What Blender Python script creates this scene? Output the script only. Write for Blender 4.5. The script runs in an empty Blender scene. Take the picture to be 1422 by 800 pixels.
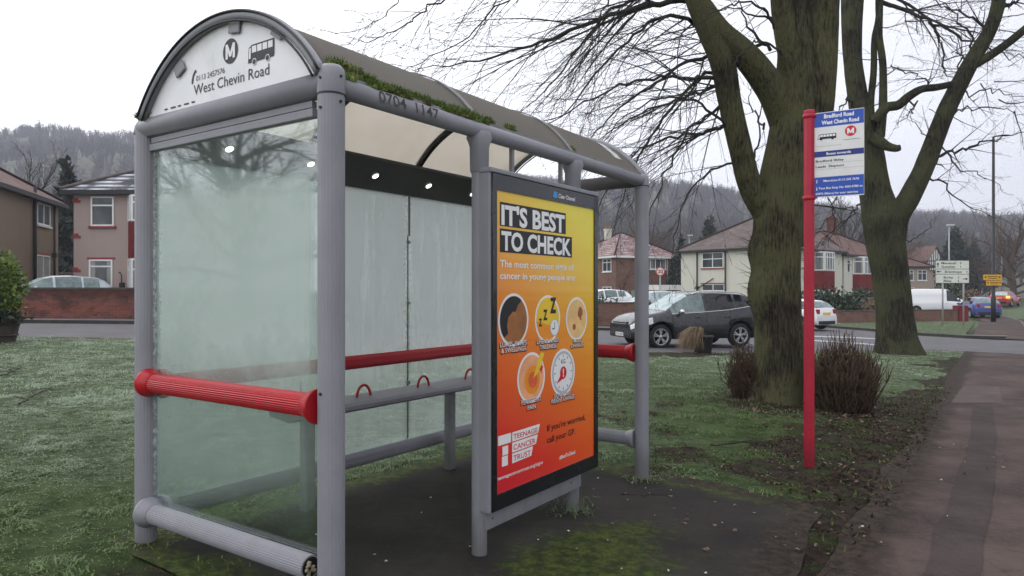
import bpy, bmesh, math, random
import numpy as np
from mathutils import Vector, Matrix
from mathutils.geometry import delaunay_2d_cdt
from math import sin, cos, pi, sqrt, tanh, radians as R
random.seed(7); rng = np.random.default_rng(7)
SC = bpy.context.scene
COL = SC.collection
F = 974.0; CX = 711.0; CY = 404.0; EYE = 1.5     # camera model of the photograph (pixels, metres)

def smooth(a, b, t):
    t = min(1, max(0, (t-a)/(b-a))); return t*t*(3-2*t)
def gz(x, y):                                     # lie of the land
    z = -.6*tanh(.07*x) if x < 0 else -.4*tanh(.105*x)
    z *= 1 if y < 120 else .6
    return z + .45*smooth(50, 75, y)
def at(px, py, Y):                                # picture point at a known distance
    return Vector(((px-CX)/F*Y, Y, EYE+(CY-py)/F*Y))
def gp(px, py):                                   # picture point on the ground
    Y = 1.5*F/(py-CY)
    for _ in range(30):
        Y = .5*Y+.5*(EYE-gz((px-CX)/F*Y, Y))*F/(py-CY)
    return Vector(((px-CX)/F*Y, Y, gz((px-CX)/F*Y, Y)))
def on(px, Y, dz=0):                              # on the ground at a column and distance
    x = (px-CX)/F*Y; return Vector((x, Y, gz(x, Y)+dz))

# ---------- smooth value noise (for geometry only)
_P = rng.random((64, 64))
def vn(x, y):
    x = np.asarray(x, float); y = np.asarray(y, float)
    xi = np.floor(x).astype(int); yi = np.floor(y).astype(int); fx = x-xi; fy = y-yi
    fx = fx*fx*(3-2*fx); fy = fy*fy*(3-2*fy)
    g = lambda a, b: _P[a % 64, b % 64]
    return (g(xi, yi)*(1-fx)+g(xi+1, yi)*fx)*(1-fy)+(g(xi, yi+1)*(1-fx)+g(xi+1, yi+1)*fx)*fy
def fbm(x, y, o=4):
    s = 0; a = .5; x = np.asarray(x, float); y = np.asarray(y, float)
    for k in range(o):
        s = s+a*vn(x*2**k+17.3*k, y*2**k+9.1*k); a *= .5
    return s

# ---------- materials
MATS = {}
def newmat(name):
    m = bpy.data.materials.new(name); m.use_nodes = True
    nt = m.node_tree; nt.nodes.clear()
    return m, nt
class N:
    def __init__(s, nt): s.nt = nt
    def __call__(s, t, **kw):
        n = s.nt.nodes.new('ShaderNode'+t)
        ins = kw.pop('ins', {})
        for k, v in kw.items(): setattr(n, k, v)
        for k, v in ins.items():
            if hasattr(v, 'is_output') or isinstance(v, bpy.types.NodeSocket): s.nt.links.new(v, n.inputs[k])
            else: n.inputs[k].default_value = v
        return n
    def link(s, a, b): s.nt.links.new(a, b)
    def mix(s, f, a, b, blend='MIX'):
        n = s.nt.nodes.new('ShaderNodeMix'); n.data_type = 'RGBA'; n.blend_type = blend
        for i, v in ((0, f), (6, a), (7, b)):
            if isinstance(v, bpy.types.NodeSocket): s.nt.links.new(v, n.inputs[i])
            else: n.inputs[i].default_value = v if i == 0 else (tuple(v)+(1,))[:4]
        return n.outputs[2]
    def math(s, op, a, b=0.0, c=None):
        n = s.nt.nodes.new('ShaderNodeMath'); n.operation = op
        for i, v in ((0, a), (1, b), (2, c)):
            if v is None: continue
            if isinstance(v, bpy.types.NodeSocket): s.nt.links.new(v, n.inputs[i])
            else: n.inputs[i].default_value = v
        return n.outputs[0]
    def ss(s, v, a, b):
        n = s.nt.nodes.new('ShaderNodeMapRange'); n.interpolation_type = 'SMOOTHSTEP'
        s.nt.links.new(v, n.inputs[0]); n.inputs[1].default_value = a; n.inputs[2].default_value = b
        return n.outputs[0]
    def noise(s, vec, scale, detail=4, rough=.55):
        n = s.nt.nodes.new('ShaderNodeTexNoise'); n.inputs['Scale'].default_value = scale
        n.inputs['Detail'].default_value = detail; n.inputs['Roughness'].default_value = rough
        if vec is not None: s.nt.links.new(vec, n.inputs['Vector'])
        return n.outputs[0]
    def out(s, sh):
        o = s.nt.nodes.new('ShaderNodeOutputMaterial'); s.nt.links.new(sh, o.inputs['Surface'])
    def bsdf(s, col, rough=.6, metal=0, bump=None, bstr=.3, bdist=.01, spec=.5, coat=0):
        p = s.nt.nodes.new('ShaderNodeBsdfPrincipled')
        for k, v in (('Base Color', col), ('Roughness', rough), ('Metallic', metal), ('Specular IOR Level', spec), ('Coat Weight', coat)):
            if isinstance(v, bpy.types.NodeSocket): s.nt.links.new(v, p.inputs[k])
            elif k == 'Base Color': p.inputs[k].default_value = (tuple(v)+(1,))[:4]
            else: p.inputs[k].default_value = v
        if bump is not None:
            b = s.nt.nodes.new('ShaderNodeBump'); b.inputs['Strength'].default_value = bstr; b.inputs['Distance'].default_value = bdist
            s.nt.links.new(bump, b.inputs['Height']); s.nt.links.new(b.outputs[0], p.inputs['Normal'])
        return p.outputs[0]
def sc(c, k): return tuple(min(1, x*k) for x in c[:3])
def M(name, col, rough=.6, var=.15, scale=6, metal=0, bump=0, spec=.35, coat=0, grime=None, gs=2.5, gt=(.5, .75)):
    """worn, slightly uneven surface: two noises vary the colour, optional dirt in patches"""
    if name in MATS: return MATS[name]
    m, nt = newmat(name); n = N(nt)
    co = n('TexCoord').outputs['Object']
    f = n.noise(co, scale, 6, .65)
    c = n.mix(n.ss(f, .3, .7), sc(col, 1-var), sc(col, 1+var))
    if grime:
        g = n.ss(n.noise(co, gs, 7, .7), gt[0], gt[1])
        c = n.mix(n.math('MULTIPLY', g, .8), c, grime)
    r = n.math('ADD', n.math('MULTIPLY', n.math('SUBTRACT', f, .5), .25), rough)
    n.out(n.bsdf(c, r, metal, n.noise(co, scale*6, 4) if bump else None, bump, .01, spec, coat))
    MATS[name] = m; return m
def brick_mat(name, c1, c2, mortar, soot=None, bw=.225, bh=.075, top=0):
    m, nt = newmat(name); n = N(nt)
    uv = n('TexCoord').outputs['UV']
    b = n('TexBrick', ins={'Vector': uv, 'Color1': c1+(1,), 'Color2': c2+(1,), 'Mortar': mortar+(1,), 'Scale': 1.0, 'Mortar Size': .008, 'Brick Width': bw, 'Row Height': bh, 'Bias': -.1})
    big = n.noise(uv, 1.3, 6, .65)
    c = n.mix(n.ss(big, .46, .66), b.outputs[0], n.mix(.7, b.outputs[0], soot or sc(c1, .4)))
    if top:
        v = n('SeparateXYZ', ins={0: uv}).outputs[1]; t = n.ss(n.math('ADD', v, n.math('MULTIPLY', n.math('SUBTRACT', n.noise(uv, 1.8, 7, .7), .5), 1.1)), top-.12, top+.22)
        c = n.mix(n.math('MULTIPLY', t, .85), c, n.mix(.8, b.outputs[0], soot)); c = n.mix(n.math('MULTIPLY', n.ss(n.noise(uv, 3.2, 7, .75), .60, .68), .55), c, (.05, .06, .03))
        c = n.mix(n.ss(n.noise(uv, 5.5, 3, .5), .715, .74), c, (.45, .42, .40))
    c = n.mix(n.math('MULTIPLY', n.noise(uv, 25, 3), .4), c, sc(c2, .5))
    n.out(n.bsdf(c, .85, 0, b.outputs[1], -.4, .01, .15)); return m
def tile_mat(name, c, frost=(.5, .5, .53), famt=.3, th=.27, tw=.22):
    m, nt = newmat(name); n = N(nt)
    uv = n('TexCoord').outputs['UV']
    b = n('TexBrick', offset=.5, ins={'Vector': uv, 'Color1': sc(c, .85)+(1,), 'Color2': sc(c, 1.2)+(1,), 'Mortar': sc(c, .35)+(1,), 'Scale': 1.0, 'Mortar Size': .012, 'Brick Width': tw, 'Row Height': th, 'Mortar Smooth': .6})
    sep = n('SeparateXYZ', ins={0: uv})
    lip = n.math('FRACT', n.math('DIVIDE', sep.outputs[1], th))      # frost lies along the upper half of each course
    fr = n.math('MULTIPLY', n.ss(lip, .2, .9), n.ss(n.noise(uv, 1.1, 6), .35, .62))
    c2 = n.mix(n.math('MULTIPLY', fr, famt), b.outputs[0], frost)
    c2 = n.mix(n.math('MULTIPLY', n.ss(n.noise(uv, 3, 5), .45, .8), .5), c2, sc(c, .5))
    n.out(n.bsdf(c2, .75, 0, n.math('ADD', n.math('MULTIPLY', lip, -.6), b.outputs[1]), -.5, .02, .2)); return m
def render_mat(name, c, stain):
    m, nt = newmat(name); n = N(nt)
    uv = n('TexCoord').outputs['UV']
    mp = n('Mapping', ins={'Vector': uv, 'Scale': (2.2, .35, 1)})
    st = n.ss(n.noise(mp.outputs[0], 1.2, 6, .65), .5, .8)
    cc = n.mix(n.math('MULTIPLY', st, .55), c, stain)
    g = n.noise(uv, 45, 3)
    cc = n.mix(n.math('MULTIPLY', g, .25), cc, sc(c, .55))
    n.out(n.bsdf(cc, .9, 0, g, .4, .01, .15)); return m
def glass_mat(name, tint=(.02, .025, .03), rough=.06, frost=0, curtain=0):
    m, nt = newmat(name); n = N(nt)
    uv = n('TexCoord').outputs['Object']
    c = n.mix(n.ss(n.noise(uv, .9, 3), .35, .7), tint, sc(tint, 2.2))
    if frost: c = n.mix(n.math('MULTIPLY', n.ss(n.noise(uv, 4, 6, .7), .25, .6), frost), c, (.45, .55, .56))
    if curtain:
        g = n('SeparateXYZ', ins={0: n('TexCoord').outputs['Generated']})
        k = n.ss(n.math('ABSOLUTE', n.math('SUBTRACT', g.outputs[0], .5)), .24, .32)
        fold = n('TexWave', ins={'Vector': n('TexCoord').outputs['Generated'], 'Scale': 9.0, 'Distortion': 1.5}).outputs[1]
        c = n.mix(n.math('MULTIPLY', k, curtain), c, n.mix(fold, (.16, .155, .15), (.34, .335, .32)))
    n.out(n.bsdf(c, rough+.35*frost, 0, spec=.6)); return m

# ---------- mesh builder
class MB:
    def __init__(s): s.v = []; s.f = []; s.mi = []; s.sm = []
    def add(s, vs, fs, mi=0, sm=False):
        o = len(s.v); s.v += [tuple(p) for p in vs]
        for f in fs: s.f.append(tuple(i+o for i in f)); s.mi.append(mi); s.sm.append(sm)
        return s
    def box(s, lo, hi, mi=0, M4=None, bev=0):
        (x0, y0, z0), (x1, y1, z1) = lo, hi
        if bev > 0:
            bm = bmesh.new(); bmesh.ops.create_cube(bm, size=1)
            for v in bm.verts: v.co = Vector(((x0+x1)/2+v.co.x*(x1-x0), (y0+y1)/2+v.co.y*(y1-y0), (z0+z1)/2+v.co.z*(z1-z0)))
            bmesh.ops.bevel(bm, geom=bm.edges[:], offset=min(bev, .45*min(abs(x1-x0), abs(y1-y0), abs(z1-z0))), segments=2, affect='EDGES', profile=.5)
            bm.verts.index_update(); vs = [v.co.copy() for v in bm.verts]; fs = [[v.index for v in f.verts] for f in bm.faces]; bm.free()
        else:
            vs = [Vector(p) for p in ((x0,y0,z0),(x1,y0,z0),(x1,y1,z0),(x0,y1,z0),(x0,y0,z1),(x1,y0,z1),(x1,y1,z1),(x0,y1,z1))]
            fs = [(3,2,1,0),(4,5,6,7),(0,1,5,4),(1,2,6,5),(2,3,7,6),(3,0,4,7)]
        if M4 is not None: vs = [M4 @ p for p in vs]
        return s.add(vs, fs, mi)
    def tube(s, pts, rad, n=8, mi=0, cap=True, sm=True, flute=0, closed=False):
        pts = [Vector(p) for p in pts]
        if not hasattr(rad, '__len__'): rad = [rad]*len(pts)
        o = len(s.v); L = len(pts)
        up = None
        for i, p in enumerate(pts):
            if closed: t = pts[(i+1) % L]-pts[i-1]
            else: t = pts[min(i+1, L-1)]-pts[max(i-1, 0)]
            if t.length < 1e-9: t = Vector((0, 0, 1))
            t.normalize()
            if up is None:
                up = Vector((0, 0, 1)) if abs(t.z) < .9 else Vector((1, 0, 0))
            a = up-t*up.dot(t)
            if a.length < 1e-6: a = Vector((0, 1, 0))-t*t.y
            a.normalize(); up = a; b = t.cross(a)
            for k in range(n):
                r = rad[i]*(1-flute*(k % 2)); an = 2*pi*k/n
                s.v.append(tuple(p+a*(r*cos(an))+b*(r*sin(an))))
        for i in range(L if closed else L-1):
            j = (i+1) % L
            for k in range(n):
                k2 = (k+1) % n
                s.f.append((o+i*n+k, o+i*n+k2, o+j*n+k2, o+j*n+k)); s.mi.append(mi); s.sm.append(sm and not flute)
        if cap and not closed:
            s.f.append(tuple(o+k for k in range(n))[::-1]); s.mi.append(mi); s.sm.append(False)
            s.f.append(tuple(o+(L-1)*n+k for k in range(n))); s.mi.append(mi); s.sm.append(False)
        return s
    def prism(s, poly, off, mi=0):
        poly = [Vector(p) for p in poly]; off = Vector(off); n = len(poly)
        vs = poly+[p+off for p in poly]
        fs = [tuple(range(n))[::-1], tuple(range(n, 2*n))]+[(i, (i+1) % n, n+(i+1) % n, n+i) for i in range(n)]
        return s.add(vs, fs, mi)
    def lathe(s, prof, n=16, c=(0, 0, 0), ax='z', mi=0, sm=True):
        o = len(s.v)
        for r, h in prof:
            for k in range(n):
                a = 2*pi*k/n
                p = (r*cos(a), r*sin(a), h) if ax == 'z' else ((r*cos(a), h, r*sin(a)) if ax == 'y' else (h, r*cos(a), r*sin(a)))
                s.v.append((c[0]+p[0], c[1]+p[1], c[2]+p[2]))
        for i in range(len(prof)-1):
            for k in range(n):
                k2 = (k+1) % n
                s.f.append((o+i*n+k, o+i*n+k2, o+(i+1)*n+k2, o+(i+1)*n+k)); s.mi.append(mi); s.sm.append(sm)
        return s
    def ball(s, c, r, mi=0, seg=8, rings=6, jit=0):
        pr = []; o = len(s.v)
        for i in range(rings+1):
            th = pi*i/rings
            for k in range(seg):
                a = 2*pi*k/seg; j = 1+random.uniform(-jit, jit)
                rr = r if hasattr(r, '__len__') else (r, r, r)
                s.v.append((c[0]+rr[0]*j*sin(th)*cos(a), c[1]+rr[1]*j*sin(th)*sin(a), c[2]+rr[2]*j*cos(th)))
        for i in range(rings):
            for k in range(seg):
                s.f.append((o+i*seg+k, o+(i+1)*seg+k, o+(i+1)*seg+(k+1) % seg, o+i*seg+(k+1) % seg)); s.mi.append(mi); s.sm.append(True)
        return s
    def build(s, name, mats, parent=None, M4=None, uv=True, fixn=True):
        me = bpy.data.meshes.new(name)
        me.from_pydata(s.v, [], s.f)
        if not isinstance(mats, (list, tuple)): mats = [mats]
        for m in mats: me.materials.append(m)
        me.polygons.foreach_set('material_index', s.mi); me.polygons.foreach_set('use_smooth', s.sm)
        if fixn and len(s.f) < 60000:
            bm = bmesh.new(); bm.from_mesh(me); bmesh.ops.recalc_face_normals(bm, faces=bm.faces[:]); bm.to_mesh(me); bm.free()
        if M4 is not None: me.transform(M4)
        if uv and len(s.f) < 60000: boxuv(me)
        return link(name, me, parent)
def boxuv(me):
    l = me.uv_layers.new(name='UVMap').data
    V = me.vertices
    for p in me.polygons:
        nn = p.normal
        if abs(nn.z) > .97: t = Vector((1, 0, 0))
        else: t = Vector((0, 0, 1)).cross(nn).normalized()
        b = nn.cross(t)
        for li in p.loop_indices:
            co = V[me.loops[li].vertex_index].co
            l[li].uv = (co.dot(t), co.dot(b))
def link(name, me, parent=None):
    o = bpy.data.objects.new(name, me); COL.objects.link(o)
    if parent is not None: o.parent = parent
    return o
def npmesh(name, V, Fc, mat, parent=None, sm=False):
    """V (n,3), Fc (m,k) arrays -> object, fast"""
    me = bpy.data.meshes.new(name); V = np.asarray(V, np.float32); Fc = np.asarray(Fc, np.int32)
    me.vertices.add(len(V)); me.vertices.foreach_set('co', V.ravel())
    k = Fc.shape[1]; me.loops.add(Fc.size); me.loops.foreach_set('vertex_index', Fc.ravel())
    me.polygons.add(len(Fc)); me.polygons.foreach_set('loop_start', np.arange(0, Fc.size, k, dtype=np.int32))
    me.polygons.foreach_set('use_smooth', np.full(len(Fc), sm))
    me.update(calc_edges=True); me.materials.append(mat)
    return link(name, me, parent)
def vattr(o, name, vals):
    a = o.data.attributes.new(name, 'FLOAT', 'POINT'); a.data.foreach_set('value', np.asarray(vals, np.float32))
def tag(o, label=None, cat=None, group=None, kind=None):
    if label: o['label'] = label
    if cat: o['category'] = cat
    if group: o['group'] = group
    if kind: o['kind'] = kind
    return o
def thing(name, label, cat, loc=(0, 0, 0), rz=0, group=None):
    o = bpy.data.objects.new(name, None); COL.objects.link(o); o.empty_display_size = .2
    o.location = loc; o.rotation_euler = (0, 0, rz)
    return tag(o, label, cat, group)
def dup(root, loc, rz, label, group=None):
    r = root.copy(); COL.objects.link(r); r.location = loc; r.rotation_euler = (0, 0, rz); r['label'] = label
    if group: r['group'] = group
    for ch in list(root.children):
        c = ch.copy(); COL.objects.link(c); c.parent = r
        for g in ch.children:
            d = g.copy(); COL.objects.link(d); d.parent = c
    return r
# ---------- lettering
def text2d(s, bold=0.0):
    cu = bpy.data.curves.new('lettering', 'FONT'); cu.body = s; cu.size = 1; cu.offset = bold; cu.resolution_u = 3
    ob = bpy.data.objects.new('lettering', cu); COL.objects.link(ob)
    dg = bpy.context.evaluated_depsgraph_get(); me = bpy.data.meshes.new_from_object(ob.evaluated_get(dg))
    vs = [(v.co.x, v.co.y) for v in me.vertices]; fs = [tuple(p.vertices) for p in me.polygons]
    bpy.data.objects.remove(ob); bpy.data.curves.remove(cu); bpy.data.meshes.remove(me)
    return vs, fs
def put_text(mb, s, O, X, Y, x0, x1, y0, h, mi=0, bold=0.0, lift=0.0, fitcap=True, ref='H'):
    """lettering between x0 and x1, on baseline y0, capital height h, in the frame O + x X + y Y"""
    vs, fs = text2d(s, bold); xs = [v[0] for v in vs]
    a, b = min(xs), max(xs); cap = .69
    kx = (x1-x0)/(b-a); ky = h/cap
    Nn = X.cross(Y)
    mb.add([O+X*(x0+(x-a)*kx)+Y*(y0+y*ky)+Nn*lift for x, y in vs], fs, mi)
def disc(mb, O, X, Y, cx, cy, r, mi=0, lift=0, n=28, a0=0, a1=2*pi, ry=None):
    Nn = X.cross(Y); ry = ry or r
    pts = [O+X*(cx+r*cos(a0+(a1-a0)*k/n))+Y*(cy+ry*sin(a0+(a1-a0)*k/n))+Nn*lift for k in range(n if a1-a0 > 6.2 else n+1)]
    mb.add(pts, [tuple(range(len(pts)))], mi)
def shape(mb, O, X, Y, pts, mi=0, lift=0):
    Nn = X.cross(Y); mb.add([O+X*x+Y*y+Nn*lift for x, y in pts], [tuple(range(len(pts)))], mi)
def emblem_m(mb, O, X, Y, cx, cy, w, h, mi, lift):
    s = w*.24; a, b, c, d = cx-w/2, cx+w/2, cy-h/2, cy+h/2
    for q in ([(a, c), (a+s, c), (a+s, d), (a, d)], [(b-s, c), (b, c), (b, d), (b-s, d)], [(a+s, d), (a+s*.2, d), (cx-s*.45, c+h*.12), (cx, c+h*.12), (cx, c+h*.42)], [(b-s*.2, d), (b-s, d), (cx, c+h*.42), (cx, c+h*.12), (cx+s*.45, c+h*.12)]):
        shape(mb, O, X, Y, q, mi, lift); lift += .0001
def rect(mb, O, X, Y, x0, y0, x1, y1, mi=0, lift=0): shape(mb, O, X, Y, [(x0, y0), (x1, y0), (x1, y1), (x0, y1)], mi, lift)
# ---------- draped sheets
def drape(name, poly, off, mat, step, jit=0.0, attrs=None, seg=.25, kind='structure'):
    pts = []
    for i, p in enumerate(poly):
        q = poly[(i+1) % len(poly)]; d = sqrt((q[0]-p[0])**2+(q[1]-p[1])**2); n = max(1, int(d/seg))
        for k in range(n):
            x = p[0]+(q[0]-p[0])*k/n; y = p[1]+(q[1]-p[1])*k/n
            if jit:
                x += jit*(float(fbm(x*1.7+5, y*1.7))-.47)*2; y += jit*(float(fbm(x*1.7+50, y*1.7+30))-.47)*2
            pts.append(Vector((x, y)))
    nb = len(pts); xs = [p.x for p in pts]; ys = [p.y for p in pts]
    x = min(xs)+step/2
    def inside(x, y):
        c = False
        for i in range(nb):
            a = pts[i]; b = pts[i-1]
            if (a.y > y) != (b.y > y) and x < (b.x-a.x)*(y-a.y)/(b.y-a.y)+a.x: c = not c
        return c
    while x < max(xs):
        y = min(ys)+step/2
        while y < max(ys):
            if inside(x, y): pts.append(Vector((x+random.uniform(-.2, .2)*step, y+random.uniform(-.2, .2)*step)))
            y += step
        x += step
    r = delaunay_2d_cdt(pts, [], [list(range(nb))], 1, 1e-5)
    V = [(p.x, p.y, gz(p.x, p.y)+off) for p in r[0]]
    mb = MB(); mb.add(V, r[2], 0, True); o = mb.build(name, mat)
    if o.data.polygons[0].normal.z < 0: o.data.flip_normals()
    if attrs:
        for k, fn in attrs.items(): vattr(o, k, [fn(v.co.x, v.co.y) for v in o.data.vertices])
    if kind: o['kind'] = kind
    return o
# ================= camera, light, sky
cam = bpy.data.cameras.new('camera'); camo = bpy.data.objects.new('camera', cam); COL.objects.link(camo)
cam.sensor_width = 36; cam.lens = 36*F/1422; cam.shift_y = 4/1422; cam.clip_end = 4000; cam.clip_start = .05
camo.location = (0, 0, EYE); camo.rotation_euler = (pi/2, 0, 0); SC.camera = camo
SUN_EL, SUN_AZ = 38, -50           # degrees; azimuth from +Y towards +X
w = bpy.data.worlds.new('World'); SC.world = w; w.use_nodes = True
nt = w.node_tree; nt.nodes.clear(); n = N(nt)
sky = n('TexSky', sky_type='NISHITA', sun_disc=False, sun_elevation=R(SUN_EL), sun_rotation=R(SUN_AZ), air_density=1.0, dust_density=4.0, altitude=100)
hs = n('HueSaturation', ins={'Saturation': .3, 'Color': sky.outputs[0]})
tc = n('TexCoord').outputs['Generated']
sp = n('SeparateXYZ', ins={0: tc})
mp = n('Mapping', ins={'Vector': tc, 'Scale': (1, 1, 2.6)})
cl = n.noise(mp.outputs[0], 1.6, 7, .55)
side = n.math('MULTIPLY_ADD', sp.outputs[0], -.58, 0.53)           # the cloud is thinnest, so brightest, to the left
side = n.math('ADD', side, n.math('MULTIPLY', n.math('SUBTRACT', cl, .5), .55))
side = n.math('ADD', side, n.math('MULTIPLY', sp.outputs[2], .25))
cloud = n.mix(n.ss(side, .15, .95), (9.0, 9.1, 9.9), (17.0, 17.2, 17.6))
fin = n.mix(.86, hs.outputs[0], cloud)
bg = n('Background', ins={'Color': fin, 'Strength': .1})
o = n('OutputWorld'); n.link(bg.outputs[0], o.inputs['Surface'])
sun = bpy.data.lights.new('sun', 'SUN'); sun.energy = .5; sun.angle = R(40); sun.color = (1, .97, .93)
suno = bpy.data.objects.new('sun', sun); COL.objects.link(suno)
d = Vector((sin(R(SUN_AZ))*cos(R(SUN_EL)), cos(R(SUN_AZ))*cos(R(SUN_EL)), sin(R(SUN_EL))))
suno.rotation_euler = d.to_track_quat('Z', 'Y').to_euler(); suno.location = (-20, 20, 40)
SC.view_settings.view_transform = 'Standard'; SC.view_settings.look = 'None'; SC.view_settings.gamma = 1; SC.view_settings.exposure = 0.18
SC.cycles.use_denoising = True; SC.cycles.max_bounces = 6; SC.cycles.transparent_max_bounces = 12; SC.cycles.volume_bounces = 1
SC.cycles.use_adaptive_sampling = True; SC.cycles.adaptive_threshold = .02

# ================= shelter and road frame
TH = R(34.65); U = Vector((sin(TH), cos(TH), 0)); W = Vector((-cos(TH), sin(TH), 0)); C0 = Vector((-.80, 3.105, 0))
def loc(a, b): p = C0+U*a+W*b; return (p.x, p.y)
PE = (1.63, 3.8)                                   # a point on the footpath's left edge
def pathco(x, y):
    return (x-PE[0])*U.x+(y-PE[1])*U.y, -((x-PE[0])*W.x+(y-PE[1])*W.y)*-1
def P2(s, d): return (PE[0]+U.x*s+W.x*d, PE[1]+U.y*s+W.y*d)   # d>0: left of the path edge
PAD = [loc(-.12, 1.72), loc(.8, 1.66), loc(2.2, 1.7), loc(3.4, 1.62), loc(3.52, .9), (1.2, 6.05), (1.74, 5.72), (2.3, 5.15), (2.05, 4.72), (1.72, 4.2), (1.3, 3.3), (.9, 2.2), (.3, 1), (-1.2, .8), (-1.6, 2), loc(-.34, .2), loc(-.22, .8)]
NEAR = [(-60, 5), (-24, 12.5), (-16, 15.7), (-10, 16.9), (-4, 17.6), (1, 18.2), (5, 19.2), (9, 20.8), (12, 21.6), (13.6, 21.9)]
FAR = [(19.4, 27.6), (18.2, 28.0), (17.2, 30), (16.8, 33.5), (16.2, 36.2), (13, 36.2), (8, 32.0), (2, 28.5), (-6, 25.2), (-11, 23.3), (-16, 22.4), (-24, 20.5), (-60, 13)]
SIDE = NEAR+[P2(21.7, -.05), P2(21.7, -2.05), P2(29.0, -2.05), P2(29.0, -.2)]+FAR
PATH1 = [P2(-6, -.0), P2(0, 0), P2(3, .02), P2(8, -.05), P2(14, .05), P2(21.7, 0), P2(21.7, -1.95), P2(-6, -1.95)]
def inpoly(poly, X, Y):
    c = np.zeros(X.shape, bool)
    for i in range(len(poly)):
        ax, ay = poly[i]; bx, by = poly[i-1]
        with np.errstate(divide='ignore', invalid='ignore'):
            t = ((ay > Y) != (by > Y)) & (X < (bx-ax)*(Y-ay)/((by-ay) if by != ay else 1e-9)+ax)
        c ^= t
    return c
gzv = np.vectorize(gz)
def mud_of(x, y):
    x = np.asarray(x, float); y = np.asarray(y, float)
    s = (x-PE[0])*U.x+(y-PE[1])*U.y; d = (x-PE[0])*W.x+(y-PE[1])*W.y
    wid = np.interp(s, [-2, 0, 1, 2.5, 5, 7, 10, 18], [.4, .45, .6, .95, 1.25, .9, .4, .2])
    nz = fbm(x*1.1+3, y*1.1+8)-.47
    m = 1-np.clip((d+nz*1.8-wid*.7)/(wid*.6), 0, 1)
    m = np.where(d < -2.2, 0, m)
    m = np.maximum(m, np.clip(1.25-np.hypot(x-4.0, y-10.3)/1.5+nz, 0, 1)*.8)    # bare earth round the big tree
    m = np.maximum(m, np.clip(1.3-np.hypot(x-5.3, y-9.6)/1.4+nz, 0, 1)*.95)
    m = np.maximum(m, np.clip(1.2-np.abs(y-(18.0+.2*(x-1)))/1.1+nz*1.5, 0, 1)*np.clip((x-1)/2, 0, 1)*np.clip((8-x)/2, 0, 1)*.9)
    m = np.maximum(m, np.clip((fbm(x*1.3+40, y*1.3+2)-.5)*5, 0, .62)*np.clip((x+0)/1.5, 0, 1)*np.clip((13-y)/4, 0, 1))
    dp = np.hypot(x+1.75, y-3.45)
    m = np.maximum(m, np.clip(1-dp/.5+nz, 0, .6))
    return m
def frost_of(x, y):
    r = np.hypot(x, y); f = np.clip((r-3.6)/6, 0, 1)
    nz = fbm(np.asarray(x)*.7+11, np.asarray(y)*.7+5)
    right = np.clip((np.asarray(x)-.5)/2, 0, 1)
    f = f*(1-right)+right*np.clip((r-9)/9, 0, 1)
    return np.clip(f*(.45+1.0*nz), 0, 1)
# ---------- the ground: one sheet to the horizon
def axis(lo, hi, a, b, step, grow):
    v = list(np.arange(a, b+1e-6, step)); s = step; x = b
    while x < hi: s *= grow; x += s; v.append(min(x, hi))
    s = step; x = a
    while x > lo: s *= grow; x -= s; v.insert(0, max(x, lo))
    return np.array(v)
gx = axis(-940, 940, -13, 14, .11, 1.18); gy = axis(-60, 940, .6, 23, .11, 1.18)
XX, YY = np.meshgrid(gx, gy); ZZ = gzv(XX, YY)
mud = mud_of(XX, YY); fr = frost_of(XX, YY)
near = (np.hypot(XX, YY) < 30)
hard = inpoly(PAD, XX, YY) | inpoly(SIDE, XX, YY) | inpoly(PATH1, XX, YY)
lump = (fbm(XX*3.1, YY*3.1)-.47)*.07+(fbm(XX*8, YY*8, 3)-.44)*.05*(.5+mud)
sdist = (XX-PE[0])*W.x+(YY-PE[1])*W.y
lump = np.where(sdist < .25, 0, lump)
ZZ = ZZ+np.where(near & ~hard, lump, 0)-np.where(hard | (sdist < .1), .018, 0.0)
V = np.stack([XX, YY, ZZ], -1).reshape(-1, 3); ny, nx = XX.shape
ii = (np.arange(ny-1)[:, None]*nx+np.arange(nx-1)[None]).ravel()
Fc = np.stack([ii, ii+1, ii+nx+1, ii+nx], 1)
m, nt = newmat('turf_and_earth'); n = N(nt)
co = n('TexCoord').outputs['Object']
am = n('Attribute', attribute_name='mud').outputs['Fac']; af = n('Attribute', attribute_name='frost').outputs['Fac']
fine = n.noise(co, 38, 5, .7); midn = n.noise(co, 5, 6, .65); big = n.noise(co, .6, 5)
g = n.mix(n.ss(midn, .35, .65), (.030, .056, .016), (.078, .126, .042))
g = n.mix(n.math('MULTIPLY', n.ss(fine, .45, .75), .6), g, (.12, .11, .06))
g = n.mix(n.math('MULTIPLY', n.ss(big, .45, .7), .4), g, (.06, .06, .03))
fm = n.math('MULTIPLY', n.math('MULTIPLY', af, n.ss(n.noise(co, 14, 6, .7), .38, .66)), .6)
g = n.mix(fm, g, (.31, .35, .275))
s = n.mix(n.ss(n.noise(co, 9, 7, .7), .3, .7), (.009, .007, .005), (.062, .043, .030))
s = n.mix(n.math('MULTIPLY', n.ss(n.noise(co, 60, 4), .6, .75), .7), s, (.14, .11, .08))
s = n.mix(n.math('MULTIPLY', n.ss(n.noise(co, 2.7, 6, .7), .47, .6), .75), s, (.040, .068, .016))
mm = n.ss(n.math('ADD', am, n.math('MULTIPLY', n.math('SUBTRACT', n.noise(co, 6, 6, .7), .5), .9)), .35, .62)
hgt = n.math('ADD', fine, n.math('MULTIPLY', midn, 1.5))
n.out(n.bsdf(n.mix(mm, g, s), n.math('SUBTRACT', .95, n.math('MULTIPLY', mm, .25)), 0, hgt, 1.0, .05, .08))
gr = npmesh('ground', V, Fc, m, sm=True); gr['kind'] = 'structure'
vattr(gr, 'mud', mud.ravel()); vattr(gr, 'frost', fr.ravel())

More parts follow.
